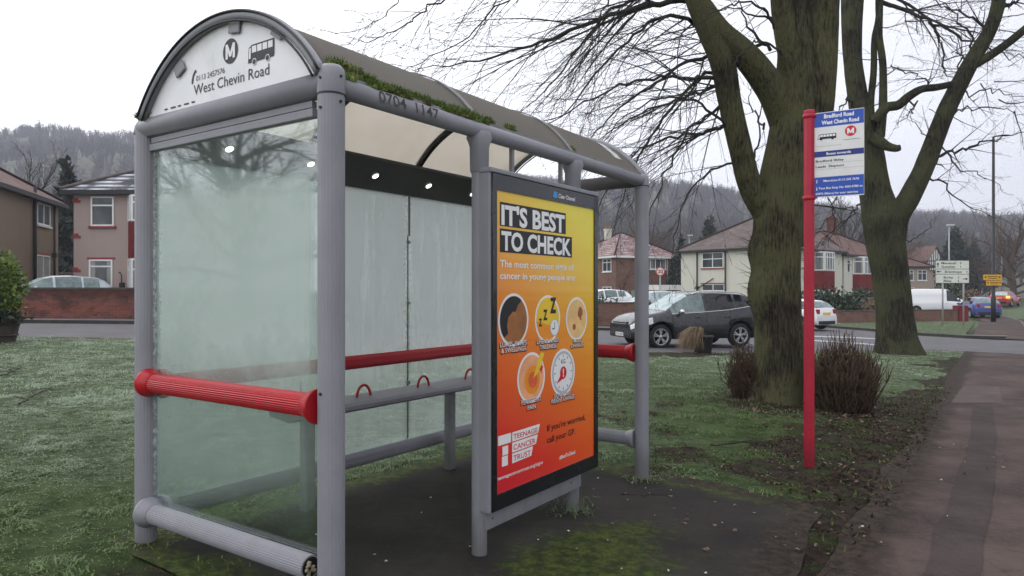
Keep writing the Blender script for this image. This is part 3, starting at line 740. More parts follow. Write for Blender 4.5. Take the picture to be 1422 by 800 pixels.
# arched end sign
ink = M('sign_ink', (.035, .037, .045), .5, .15, 20)
sg = MB(); white = M('sign_white', (.80, .80, .83), .35, .03, 3, grime=(.62, .63, .63), gs=2)
pr = [(-.034, y, z) for (_, y, z) in arc(0, RR-.018)]
sg.prism(pr, (.008, 0, 0)); es = sg.build('end_sign', white, SH)
def epx(px): k = (px-CX)/F; return (-.820-3.076*k)/(.823+.568*k)
def epz(px, py): return EYE+(CY-py)/F*(3.076+.568*epx(px))
O = Vector((-.0355, 0, 0)); X = Vector((0, -1, 0)); Y = Vector((0, 0, 1))
t = MB()
def etext(s, xl, xr, yl, yr, cap, bold=0):
    b0, b1 = epx(xl), epx(xr); z0 = (epz(xl, yl)+epz(xr, yr))/2
    put_text(t, s, O, X, Y, -b0, -b1, z0, cap, 0, bold, .0008)
etext('West Chevin Road', 269, 374, 132.5, 103, .052); t.build('stop_name', [ink, white], es, uv=False); t = MB()
etext('0113 2457576', 272.5, 312, 113, 101, .027)
t.build('phone_number', [ink, white], es, uv=False); t = MB()
zb = epz(269, 132.5)
cM = epx(320); zM = epz(320, 71)
disc(t, O, X, Y, -cM, zM, .062, 0, .0008, 36)
emblem_m(t, O, X, Y, -cM, zM, .078, .074, 1, .0016)
t.build('round_emblem', [ink, white], es, uv=False); t = MB()
# handset
hx = -epx(266); hz = epz(268, 116)
shape(t, O, X, Y, [(hx+.000, hz), (hx+.012, hz-.004), (hx+.016, hz+.012), (hx+.022, hz+.035), (hx+.036, hz+.052), (hx+.046, hz+.050), (hx+.042, hz+.066), (hx+.03, hz+.066), (hx+.012, hz+.046), (hx+.002, hz+.02)], 0, .0008)
t.build('phone_emblem', [ink, white], es, uv=False); t = MB()
# bus emblem
bx0, bx1 = -epx(344.5), -epx(381); bz = epz(346, 88); bh = .085; bw = bx1-bx0
shape(t, O, X, Y, [(bx0, bz), (bx1-.004, bz), (bx1, bz+.01), (bx1, bz+bh), (bx0+.03, bz+bh), (bx0+.006, bz+bh-.012)], 0, .0008)
for k in range(4):
    x = bx0+.032+k*(bw-.036)/4; rect(t, O, X, Y, x, bz+.045, x+(bw-.036)/4-.007, bz+bh-.008, 1, .0016)
shape(t, O, X, Y, [(bx0+.007, bz+.02), (bx0+.022, bz+.02), (bx0+.024, bz+bh-.012), (bx0+.012, bz+bh-.016)], 1, .0016)
for x in (bx0+.05, bx1-.05): disc(t, O, X, Y, x, bz, .017, 1, .0016); disc(t, O, X, Y, x, bz, .013, 0, .0022)
t.build('bus_emblem', [ink, white], es, uv=False); t = MB()
# cut-off tops of an older line just above the beam
for xx, ww in ((-1.30, .03), (-1.24, .05), (-1.17, .03), (-1.11, .045), (-1.04, .03)): rect(t, O, X, Y, xx, 2.481, xx+ww, 2.489, 0, .0008)
t.build('old_lettering', ink, es, uv=False)
for px, py in ((252, 97), (328, 39), (388, 45)):
    b = epx(px); z = epz(px, py); m = MB(); an = math.atan2(b-.76, z-ZC)
    M4 = Matrix.Translation((-.045, b, z)) @ Matrix.Rotation(-an, 4, 'X')
    m.box((-.006, -.045, -.028), (.004, .045, .03), 0, M4, .008); m.build('clip', steel, es)
# end pane with its channel, rails
ge = fog_glass('misted_end_glass', 'end'); gb = fog_glass('misted_rear_glass', 'rear')
m = MB(); m.box((.006, .07, .31), (.012, 1.495, 2.30)); m.build('glass_pane', ge, SH)
m = MB(); m.box((-.014, .11, 2.285), (.03, 1.50, 2.325), 0, None, .004); m.box((-.008, .12, 2.33), (.02, 1.49, 2.36), 0); m.build('glass_channel', steel, SH)
def rail(p, q, r, mat, name='rail', f0=True, f1=True, fr=.079, fl=.07):
    p, q = Vector(p), Vector(q); d = (q-p).normalized()
    m = MB(); m.tube([p+d*(.06 if f0 else 0), q-d*(.06 if f1 else 0)], r, 64, 0, True, False, .045); o = m.build(name, mat, SH)
    for on_, e, s in ((f0, p, 1), (f1, q, -1)):
        if on_:
            c = MB(); c.tube([e+d*s*t_ for t_ in (.057, .073, .078, .104, .13, .135)], [fr, fr, fr*.97, r*1.25, r*1.08, r], 28); c.build('collar', mat, o)
    return o
rail((-.018, 0, .985), (-.018, 1.56, .985), .054, red)
br = rail((-.02, .115, .258), (-.02, 1.56, .258), .054, steel, 'bottom_rail', False, True, .085)
m = MB(); m.tube([(-.02, .1135, .258), (-.02, .122, .258)], .045, 20)  # black plug: the shade inside the open rail end, put in as colour
for k in range(9): m.ball((-.02+random.uniform(-.03, .03), .11, .258+random.uniform(-.035, .03)), (.012, .008, .010), 1, 6, 4, .3)
m.build('hollow_end', [M('hollow_shade', (.006, .006, .006), .9), M('wet_leaf', (.30, .25, .17), .8, .4, 30)], br, uv=False)
rail((0.0, 1.50, .245), (3.3, 1.50, .245), .052, steel, 'bottom_rail', True, True, .085)
rail((0.0, 1.50, .97), (3.3, 1.50, .97), .050, red, 'rail', True, True, .085)
rail((3.3, 0, .985), (3.3, 1.56, .985), .056, red); rail((3.3, 0, .265), (3.3, 1.56, .265), .056, steel, 'bottom_rail')
for a0, a1 in ((.06, 1.07), (1.08, 2.144), (2.156, 3.24)):
    m = MB(); m.box((a0, 1.552, .28), (a1, 1.558, 2.30)); m.build('glass_pane', gb, SH)
for a in (1.075, 2.15):
    m = MB(); m.box((a-.006, 1.53, 1.95), (a+.006, 1.545, 2.30)); m.box((a-.002, 1.548, .29), (a+.002, 1.562, 1.95), 1)
    for z in (1.9, 1.4, .75): m.box((a-.012, 1.535, z-.012), (a+.012, 1.57, z+.012), 0)
    m.build('glass_joint', [steel2, dark], SH)
# perch seat
seat = MB(); seat.prism([(.7, 1.17, .715), (.7, 1.185, .735), (.7, 1.38, .755), (.7, 1.40, .735), (.7, 1.39, .70), (.7, 1.19, .675), (.7, 1.17, .69)], (2.25, 0, 0))
so = seat.build('bench', steel, SH)
for a in (.95, 2.42):
    m = MB(); m.box((a-.042, 1.30, -.05), (a+.042, 1.36, .70), 0, None, .008); m.build('leg', steel2, so)
for a in (.81, 1.423, 2.057, 2.653):
    m = MB(); m.tube([(a+.066*cos(t_), 1.30, .737+.09*sin(t_)) for t_ in [pi*k/14 for k in range(15)]], .0095, 10); m.build('hoop', red, so, uv=False)
# ================= poster case on the front
PB = -.10
A0, A1, Z0, Z1 = 1.045, 2.32, .25, 2.17
pc = MB(); pc.box((A0, PB, Z0), (A1, .03, Z1), 0, None, .012); pc.box((A0-.004, PB-.012, Z1-.006), (A1+.006, .035, Z1+.022), 0, None, .006)
pc.box((A0+.02, -.06, Z0-.10), (A1-.16, -.03, Z0), 0); 
case = pc.build('poster_case', steel, SH)
m = MB(); fx0, fx1, fz0, fz1 = A0+.012, A1-.008, Z0+.012, Z1-.012
sx0, sx1, sz0, sz1 = 1.098, 2.262, .351, 2.070
m.box((fx0, PB-.012, fz0), (sx0, PB-.001, fz1)); m.box((sx1, PB-.012, fz0), (fx1, PB-.001, fz1)); m.box((sx0, PB-.012, fz0), (sx1, PB-.001, sz0)); m.box((sx0, PB-.012, sz1), (sx1, PB-.001, fz1))
fr_ = m.build('frame', black, case)
pm_, nt = newmat('poster_print'); n = N(nt); s = n('SeparateXYZ', ins={0: n('TexCoord').outputs['Object']})
f = n.math('ADD', n.math('MULTIPLY', n.math('SUBTRACT', s.outputs[2], .35), .47), n.math('MULTIPLY', n.math('SUBTRACT', s.outputs[0], 1.1), .26))
cr = n('ValToRGB', ins={0: f}); el = cr.color_ramp.elements
el[0].position = 0; el[0].color = (.62, .012, .030, 1); el[1].position = 1; el[1].color = (.83, .68, .010, 1)
for p_, c_ in ((.18, (.72, .035, .018, 1)), (.42, (.80, .15, .010, 1)), (.62, (.83, .30, .010, 1)), (.82, (.83, .50, .012, 1))):
    e_ = el.new(p_); e_.color = c_
wr = n.noise(n('Mapping', ins={'Vector': n('TexCoord').outputs['Object'], 'Scale': (.7, 1, 5)}).outputs[0], 1.6, 3)
n.out(n.bsdf(cr.outputs[0], .35, 0, wr, .25, .02, coat=.35))
m = MB(); m.box((sx0-.002, PB-.004, sz0-.002), (sx1+.002, PB-.0005, sz1+.002)); sheet = m.build('poster', pm_, case)
def pt(px): k = (px-CX)/F; return (-.718-k*3.048)/(k*.823-.568)
def pz(px, py): return EYE+(CY-py)/F*(3.048+.823*pt(px))
O = Vector((0, PB-.0045, 0)); X = Vector((1, 0, 0)); Y = Vector((0, 0, 1)); T = MB()
BL, WH, RD, SK, TN, YL, PE_, BR, OR, GR, GY = range(11)
pmats = [M('print_black', (.012, .012, .014), .4, .1), M('print_white', (.80, .80, .80), .4, .03), M('print_red', (.60, .015, .03), .4, .1), M('print_brown', (.33, .13, .04), .4, .2, 12),
         M('print_tan', (.78, .50, .20), .4, .12, 10), M('print_yellow', (.82, .55, .03), .4, .08), M('print_peach', (.82, .38, .20), .4, .12, 8), M('print_mole', (.30, .09, .025), .4, .2), M('print_orange', (.80, .28, .02), .4, .1), M('print_glow', (.75, .12, .05), .4, .15), M('print_grey', (.45, .47, .5), .4, .05)]
def ptx(s, xl, xr, yb, ytop, mi, bold=0.0, lift=.0012, shadow=None):
    z0 = pz(xl, yb); h = pz(xl, ytop)-z0
    if shadow: put_text(T, s, O, X, Y, pt(xl)-.006, pt(xr)+.006, z0-.007, h+.004, BL, bold+.018, lift-.0005)
    put_text(T, s, O, X, Y, pt(xl), pt(xr), z0, h, mi, bold, lift)
def prc(xl, xr, yt, yb, mi, lift=.0006): rect(T, O, X, Y, pt(xl), pz(xl, yb), pt(xr), pz(xl, yt), mi, lift)
prc(693, 784.5, 280, 313.5, BL); prc(693, 793, 317, 350, BL)
ptx("IT'S BEST", 695, 783, 311, 285, WH, .035); ptx('TO CHECK', 695, 791.5, 346.5, 321.5, WH, .035)
T.build('headline', pmats, case, uv=False); T = MB()
ptx('The most common signs of', 693, 795, 370.5, 361, WH, .02); ptx('cancer in young people are:', 693, 797.5, 387, 378, WH, .02)
def done(nm):
    global T
    T.build(nm, pmats, case, uv=False); T = MB()
def circ(xl, xr, cyp, mi):
    x0, x1 = pt(xl), pt(xr); c = (x0+x1)/2; pc_ = (xl+xr)/2; z = pz(pc_, cyp); r = (x1-x0)/2*.97
    disc(T, O, X, Y, c, z, r*1.06, WH, .0008, 40); disc(T, O, X, Y, c, z, r*.95, mi, .0014, 40); return c, z, r*.95
def inside_disc(c, z, r, pts): return [(c+r*x, z+r*y) for x, y in pts]
done('strapline')
c, z, r = circ(691, 732, 444.5, SK)
shape(T, O, X, Y, inside_disc(c, z, r, [(cos(t_), sin(t_)) for t_ in [.95+.09*k for k in range(34)]]+[(-.42, -.55), (-.50, -.2), (-.38, .15), (-.05, .36), (.12, .33), (.30, .62)]), BL, .002)
done('symptom_picture')
c, z, r = circ(742, 776, 443, YL)
disc(T, O, X, Y, c, z, r*.99, OR, .0018, 24, pi*1.02, pi*1.85)
for s_, x, y, h in (('Z', -.80, -.30, .32), ('Z', -.42, -.02, .44), ('Z', .18, .30, .66)):
    put_text(T, s_, O, X, Y, c+r*x, c+r*(x+h*.85), z+r*y, r*h, BL, .05, .0026)
disc(T, O, X, Y, c+r*.58, z-r*.42, r*.40, GY, .0026); disc(T, O, X, Y, c+r*.58, z-r*.42, r*.36, WH, .0032)
rect(T, O, X, Y, c+r*.56, z-r*.44, c+r*.60, z-r*.16, BL, .0036); rect(T, O, X, Y, c+r*.36, z-r*.50, c+r*.58, z-r*.45, BL, .0036)
done('symptom_picture')
c, z, r = circ(785, 813.5, 442.5, TN)
disc(T, O, X, Y, c, z, r*.84, PE_+0 if False else TN, .0018)
shape(T, O, X, Y, inside_disc(c, z, r, [(.10, .30), (.22, .58), (.42, .62), (.62, .44), (.60, .20), (.46, .06), (.50, -.08), (.36, -.10), (.26, .06), (.12, .10)]), BR, .0022)
disc(T, O, X, Y, c-r*.28, z-r*.42, r*.16, BR, .0022)
done('symptom_picture')
c, z, r = circ(717.5, 755, 524.5, PE_)
disc(T, O, X, Y, c+r*.05, z-r*.1, r*.62, OR, .0018); disc(T, O, X, Y, c+r*.1, z-r*.1, r*.36, GR, .0022)
shape(T, O, X, Y, inside_disc(c, z, r, [(.10, -.05), (.42, .52), (.36, .56), (.72, 1.05), (1.05, 1.02), (.80, .60), (.88, .56), (.62, .30), (.68, .26)]), YL, .003)
shape(T, O, X, Y, inside_disc(c, z, r, [(.62, .30), (.88, .56), (.86, .42), (.98, .44), (.80, .22), (.84, .10)]), RD, .0028)
done('symptom_picture')
c, z, r = circ(764, 796.5, 517, GY)
disc(T, O, X, Y, c, z, r*.88, WH, .0018)
for k in range(12):
    a_ = 2*pi*k/12; p_ = Vector((cos(a_), sin(a_))); q_ = Vector((-p_.y, p_.x))*.02
    shape(T, O, X, Y, inside_disc(c, z, r, [tuple(p_*.70+q_), tuple(p_*.84+q_), tuple(p_*.84-q_), tuple(p_*.70-q_)]), BL, .0022)
put_text(T, 'KG', O, X, Y, c-r*.2, c+r*.2, z+r*.42, r*.20, BL, .01, .0024)
disc(T, O, X, Y, c, z-r*.02, r*.30, RD, .0026); shape(T, O, X, Y, inside_disc(c, z, r, [(-.25, -.10), (-.62, -.50), (-.05, -.30)]), RD, .0026)
put_text(T, '!', O, X, Y, c-r*.05, c+r*.05, z-r*.20, r*.36, WH, .04, .0032)
done('symptom_picture')
ptx('LUMPS, BUMPS', 693, 730, 482.5, 475.8, WH, .004, .003, 1); ptx('& SWELLINGS', 694.5, 729, 490.5, 484, WH, .004, .003, 1)
ptx('UNEXPLAINED', 744, 774, 478, 472.2, WH, .004, .003, 1); ptx('TIREDNESS', 748, 771, 485.5, 479.8, WH, .004, .003, 1)
ptx('MOLE', 795, 805.5, 476, 470.8, WH, .004, .003, 1); ptx('CHANGES', 791.5, 808.5, 483, 477.8, WH, .004, .003, 1)
ptx('PERSISTENT', 722.5, 750, 562.5, 556.2, WH, .004, .003, 1); ptx('PAIN', 731, 742.5, 569.5, 563.5, WH, .004, .003, 1)
ptx('SIGNIFICANT', 768, 792, 553.2, 547.5, WH, .004, .003, 1); ptx('WEIGHT CHANGE', 763.5, 796, 561, 555, WH, .004, .003, 1)
done('captions')
prc(690.5, 708.5, 606, 619.5, WH); prc(696.5, 704.5, 620.5, 633, WH); prc(695.8, 704, 634.5, 648.5, WH)
for s_, xr, yt, yb in (('TEENAGE', 748.5, 600.5, 613.5), ('CANCER', 745.5, 615, 628.5), ('TRUST', 739, 630, 643.5)):
    x0 = pt(710); x1 = pt(xr); zt = pz(710, yt); zb_ = pz(710, yb)
    shape(T, O, X, Y, [(x0, zb_), (x1-.02, zb_+.006), (x1, zt+.004), (x0, zt)], WH, .0006)
    put_text(T, s_, O, X, Y, x0+.012, x1-.026, zb_+.012, (zt-zb_)-.026, RD, .012, .0012)
done('charity_emblem')
ptx("If you're worried,", 758.5, 811.5, 599, 590.5, BL, .01); ptx('call your GP.', 758.5, 797.5, 615.5, 607, BL, .01)
ptx('#BestToCheck', 775.5, 798, 638, 633, WH, .02); ptx('teenagecancertrust.org/signs', 689.5, 752.5, 667.5, 662.5, WH, .012)
T.build('small_print', pmats, case, uv=False)
T = MB(); O = Vector((0, PB-.0125, 0)); zt_ = 2.093
shape(T, O, X, Y, [(1.70, zt_), (1.755, zt_), (1.755, zt_+.036), (1.715, zt_+.042), (1.70, zt_+.02)], 1, .0006)
put_text(T, 'Clear Channel', O, X, Y, 1.77, 1.98, zt_+.004, .026, 0, .015, .0006)
T.build('header_lettering', [M('print_white', (.8, .8, .8)), M('emblem_blue', (.04, .28, .62), .4)], case, uv=False)
for a in (A0+.08, A1-.3): m = MB(); m.tube([(a, -.063, Z0-.045), (a, -.05, Z0-.045)], .006, 8); m.build('bolt', dark, case, uv=False)
# thin hangers above the case
for a in (1.42, 2.0):
    m = MB(); m.box((a-.012, .0, Z1), (a+.012, .022, 2.40)); m.build('hanger', steel2, SH)
# ================= moss on the eaves
mm, nt = newmat('moss'); n = N(nt); rn = n('NewGeometry').outputs['Random Per Island']; co = n('TexCoord').outputs['Object']
c = n.mix(rn, (.035, .075, .010), (.17, .24, .04)); c = n.mix(n.math('MULTIPLY', n.ss(n.noise(co, 14, 4), .48, .62), .75), c, (.085, .062, .025))
n.out(n.bsdf(c, .8))
r_ = np.random.default_rng(5); tris = []
ROT = SH.matrix_basis.copy()
from mathutils import Euler
RM = Matrix.Translation(C0) @ Matrix.Rotation(R(90)-TH, 4, 'Z')
core = MB(); cl = []
for a in np.arange(.06, 1.2, .028):
    amp = (.35+1.3*fbm(a*9, 1.5))*(1.35 if a < .3 else 1.0)
    if fbm(a*7, 9.7) > .41: cl.append((a, .045, 2.485, .036*amp, .040*amp, .032*amp))
    if fbm(a*7+20, 3.7) > .43: cl.append((a, -.005, 2.458, .030*amp, .022*amp, .017*amp))
for a in (1.16, 1.20, 1.24, 1.42, 1.46, 2.2): cl.append((a, .05, 2.49, .036, .035, .026))
for a in (.07, .1, .14, .2): cl.append((a, .07, 2.525, .045, .04, .038))
for b in (1.46, 1.5, 1.54): cl.append((-.03, b+.02, 2.48, .025, .03, .022))
for (a, b, z, ra, rb, rz_) in cl:
    core.ball(tuple(RM @ Vector((a, b, z))), (ra*.9, rb*.9, rz_*.9), 0, 8, 6, .15)
    for _ in range(150):
        v = r_.normal(size=3); v /= np.linalg.norm(v); v[2] = abs(v[2])*1.0-.15
        p = Vector((a+ra*v[0]*.9, b+rb*v[1]*.9, z+rz_*v[2]*.9)); d_ = Vector(v+r_.normal(0, .35, 3)+np.array([0, 0, .4]))*r_.uniform(.008, .020); s_ = d_.cross(Vector(r_.normal(size=3))).normalized()*.0035
        tris.append([RM @ (p-s_), RM @ (p+s_), RM @ (p+d_)])
o1 = len(core.v)
for t3 in tris: core.add(t3, [(0, 1, 2)])
o = core.build('roof_moss', mm, uv=False, fixn=False); tag(o, 'bright green moss cushions along the shelter roof edge', 'moss', kind='stuff')
# ================= bare trees
def bark(name, c1, c2, alg, moss, sc_=1.0):
    m, nt = newmat(name); n = N(nt); co = n('TexCoord').outputs['Object']
    st = n('Mapping', ins={'Vector': co, 'Scale': (17*sc_, 17*sc_, 2.2*sc_)}).outputs[0]
    r1 = n.noise(st, 2.2, 8, .7); r2 = n.noise(co, 1.1, 5); r3 = n.noise(co, 24*sc_, 5, .7)
    c = n.mix(n.ss(r1, .35, .68), c1, c2)
    c = n.mix(n.math('MULTIPLY', n.ss(n.math('ADD', r2, n.math('MULTIPLY', n.math('SUBTRACT', r1, .5), .5)), .38, .60), .75), c, alg)
    nx = n('SeparateXYZ', ins={0: n('NewGeometry').outputs['Normal']})
    left_side = n.ss(n.math('ADD', n.math('MULTIPLY', nx.outputs[0], -.5), n.math('MULTIPLY', n.math('SUBTRACT', r2, .5), 1.6)), .1, .7)   # algae green and light from the left, both put into the colour
    c = n.mix(n.math('MULTIPLY', left_side, .45), c, alg)
    c = n.mix(n.math('MULTIPLY', n.ss(n.noise(co, 3.2, 7, .75), .56, .7), .7), c, moss)
    c = n.mix(n.math('MULTIPLY', n.ss(r3, .55, .75), .5), c, sc(c1, .45))
    c = n.mix(n.math('MULTIPLY', n.math('SUBTRACT', 1, n.ss(r1, .32, .46)), .5), c, sc(c1, .8))
    n.out(n.bsdf(c, .9, 0, n.math('ADD', n.math('MULTIPLY', r1, 1.6), n.math('MULTIPLY', r3, .5)), 1.0, .06, .06)); return m
barkA = bark('mossy_bark', (.028, .024, .018), (.095, .083, .060), (.150, .148, .075), (.055, .075, .024))
barkB = bark('dark_mossy_bark', (.022, .020, .015), (.070, .063, .047), (.088, .092, .048), (.042, .060, .020), .7)
limbm = M('branch_bark', (.030, .027, .024), .9, .35, 3, 0, .5)
twigm = M('twig_bark_dark', (.034, .028, .027), .9, .3, 5)
def crom(P, k=6):
    P = [Vector(p) for p in P]; P = [P[0]*2-P[1]]+P+[P[-1]*2-P[-2]]; o = []
    for i in range(1, len(P)-2):
        for j in range(k):
            t = j/k; a, b, c, d = P[i-1:i+3]
            o.append(.5*((2*b)+(c-a)*t+(2*a-5*b+4*c-d)*t*t+(3*b-a-3*c+d)*t**3))
    o.append(P[-2]); return o
def crom1(R_, k=6):
    return [R_[i]+(R_[i+1]-R_[i])*j/k for i in range(len(R_)-1) for j in range(k)]+[R_[-1]]
def rough_limb(mb, P, Rr, n=28, k=8, ridge=.05, lump=.10, flare=0, seed=0.0, bulge=(), fiss=.0):
    pts = crom(P, k); rad = np.array(crom1(Rr, k)); o = len(mb.v); L = len(pts); up = Vector((1, 0, 0)); A = []; B = []; S = [0]
    for i, p in enumerate(pts):
        t = (pts[min(i+1, L-1)]-pts[max(i-1, 0)]).normalized(); a = (up-t*up.dot(t)).normalized(); up = a; A.append(a); B.append(t.cross(a))
        if i: S.append(S[-1]+(p-pts[i-1]).length)
    A, B, C_, S = np.array(A), np.array(B), np.array(pts), np.array(S)[:, None]
    an = (2*pi*np.arange(n)/n)[None]; ca, sa = np.cos(an), np.sin(an)
    nz = fbm(ca*1.3+seed+sa*.7, S*.8/max(.2, Rr[0])*.35+sa*1.3, 3)-.44
    r0 = rad[:, None]; q = np.round(12+r0*60)          # bark plates: ridges run up the limb and wander
    u = an/(2*pi)*24; wv = (fbm(S*1.7+seed+ca, S*.6+sa, 3)-.45)*2.2
    f1 = np.minimum(vn(u+wv+seed*3, S*2.0), vn(u+wv+seed*3+24, S*2.0+7))
    # close the seam by blending over the last stretch
    bl = np.clip((an/(2*pi)-.9)/.1, 0, 1); f0 = np.minimum(vn(u-24+wv+seed*3, S*2.0), vn(u-24+wv+seed*3+24, S*2.0+7)); f1 = f1*(1-bl)+f0*bl
    r = r0*(1+lump*2*nz)+np.minimum(r0*ridge*2, .07)*(f1-.33)
    if flare: r = r*(1+flare*np.exp(-S/.35)*(.75+.45*np.cos(an*5+seed)))
    V = C_[:, None]+A[:, None]*(r*ca)[..., None]+B[:, None]*(r*sa)[..., None]
    for (bc, br, ba) in bulge:
        d = V-np.array(bc); dd = np.linalg.norm(d, axis=2); dirn = V-C_[:, None]; dirn /= np.linalg.norm(dirn, axis=2)[..., None]+1e-9
        V = V+dirn*(np.where(dd < br, ba*(1-(dd/br)**2)**2, 0))[..., None]
    mb.v += [tuple(p) for p in V.reshape(-1, 3).tolist()]
    for i in range(L-1):
        for q in range(n):
            q2 = (q+1) % n; mb.f.append((o+i*n+q, o+i*n+q2, o+(i+1)*n+q2, o+(i+1)*n+q)); mb.mi.append(0); mb.sm.append(True)
    mb.f.append(tuple(o+(L-1)*n+q for q in range(n))); mb.mi.append(0); mb.sm.append(False)
TR = random.Random(11)
def rv(s=1): return Vector((TR.gauss(0, s), TR.gauss(0, s), TR.gauss(0, s)))
class Crown:
    def __init__(s): s.big = MB(); s.fine = MB()
    def put(s, pts, rad):
        mb = s.big if rad[0] > .02 else s.fine
        mb.tube(pts, rad, 7 if rad[0] > .04 else (5 if rad[0] > .012 else 3), 0, False)
    def kids(s, pts, rad, num, lvl, droop, lenf, t0=.1, spread=.75, bias=None, rf=.48, minr=.0018):
        L = sum((pts[i+1]-pts[i]).length for i in range(len(pts)-1))
        for k in range(num):
            t = t0+(1-t0)*(k+TR.random())/num; x = t*(len(pts)-1); i = min(int(x), len(pts)-2); f = x-i
            p = pts[i].lerp(pts[i+1], f); d = (pts[i+1]-pts[i]).normalized(); r = (rad[i]*(1-f)+rad[i+1]*f)*rf
            side = d.cross(rv()).normalized(); dd = (d+side*spread*TR.uniform(.6, 1.4)+(bias or Vector((0, 0, 0)))).normalized()
            s.grow(p, dd, L*lenf*TR.uniform(.5, 1.25)*(1-.55*t), max(minr, min(r, .05)), lvl, droop, minr=minr)
    def grow(s, p, d, L, r, lvl, droop, wig=.042, minr=.0018):
        k = max(4, min(12, int(L/.16))); st = L/k; pts = [p.copy()]; rad = [r]
        for i in range(k):
            d = (d+rv(wig)+Vector((0, 0, -droop*st*(.5+i/k)))).normalized(); p = p+d*st; pts.append(p); rad.append(max(minr*.6, r*(1-.85*(i+1)/k)))
        s.put(pts, rad)
        if lvl > 0: s.kids(pts, rad, max(2, int(L*(3.0 if lvl > 1 else 3.3))), lvl-1, droop*1.1, .52, .08, .62, minr=minr)
    def guide(s, P, r0, r1, num, lvl, droop, lenf=.35, bias=None, k=5, minr=.0018, wob=.02):
        pts = crom(P, k); L = len(pts); pts = [q+rv(wob) if 0 < i < L-1 else q for i, q in enumerate(pts)]
        rad = [r0+(r1-r0)*(i/(L-1))**.8 for i in range(L)]
        s.put(pts, rad); s.kids(pts, rad, num, lvl, droop, lenf, .06, .8, bias, minr=minr)
        return pts, rad
def pline(L, Y):    # picture polyline (px, py[, nearer/farther]) at distance Y
    return [at(q[0], q[1], Y+(q[2] if len(q) > 2 else 0)) for q in L]
# ---- the big tree by the stop
Y1 = 10.55; T1 = thing('bare_tree', 'thick mossy tree trunk behind the red pole with long drooping bare branches', 'tree', (at(1080, 556, Y1).x, Y1, gz(4, Y1)), group='big bare trees on the verge')
def rebase(o, root):
    o.data.transform(Matrix.Translation(-Vector(root.location)))
m = MB(); z0 = at(1081, 566, Y1)
S1 = pline([(1081, 566), (1081, 520), (1080, 450), (1078, 380), (1080, 310), (1090, 240), (1102, 160), (1105, 80), (1098, 0), (1094, -80)], Y1)
rough_limb(m, S1, [.39, .355, .33, .34, .35, .35, .31, .26, .23, .21], 110, 22, .035, .055, .32, 2.0, [(at(1046, 408, Y1-.1), .5, .10), (at(1052, 350, Y1), .35, .08), (at(1112, 470, Y1-.2), .4, .05)])
rough_limb(m, pline([(1098, 340, .0), (1110, 240, .05), (1128, 150, .05), (1136, 60, .1), (1138, -20, .1), (1138, -160, .2), (1142, -420, .3)], Y1), [.20, .29, .30, .275, .275, .25, .2], 90, 20, .04, .06, 0, 9.0)
rough_limb(m, pline([(1066, 300), (1042, 258, -.05), (1028, 205, -.1), (1013, 140, -.15), (1003, 88, -.2), (980, 30, -.3), (962, -20, -.4), (945, -110, -.5)], Y1), [.20, .17, .165, .165, .175, .17, .15, .12], 56, 14, .05, .07, 0, 5.0)
rough_limb(m, pline([(1100, 240, .1), (1094, 185, .02), (1078, 138, -.06), (1056, 102, -.15), (1030, 72, -.22), (1000, 45, -.28), (972, 8, -.3)], Y1), [.20, .23, .22, .20, .185, .17, .16], 56, 14, .05, .06, 0, 7.0)
rough_limb(m, pline([(1106, 190, .05), (1102, 110, -.08), (1088, 30, -.2), (1080, -40, -.3), (1060, -160, -.4)], Y1), [.16, .17, .15, .14, .12], 40, 12, .05, .06, 0, 13.0)
o = m.build('trunk', barkA, T1); rebase(o, T1)
C = Crown(); DL = Vector((-.35, 0, -.35))
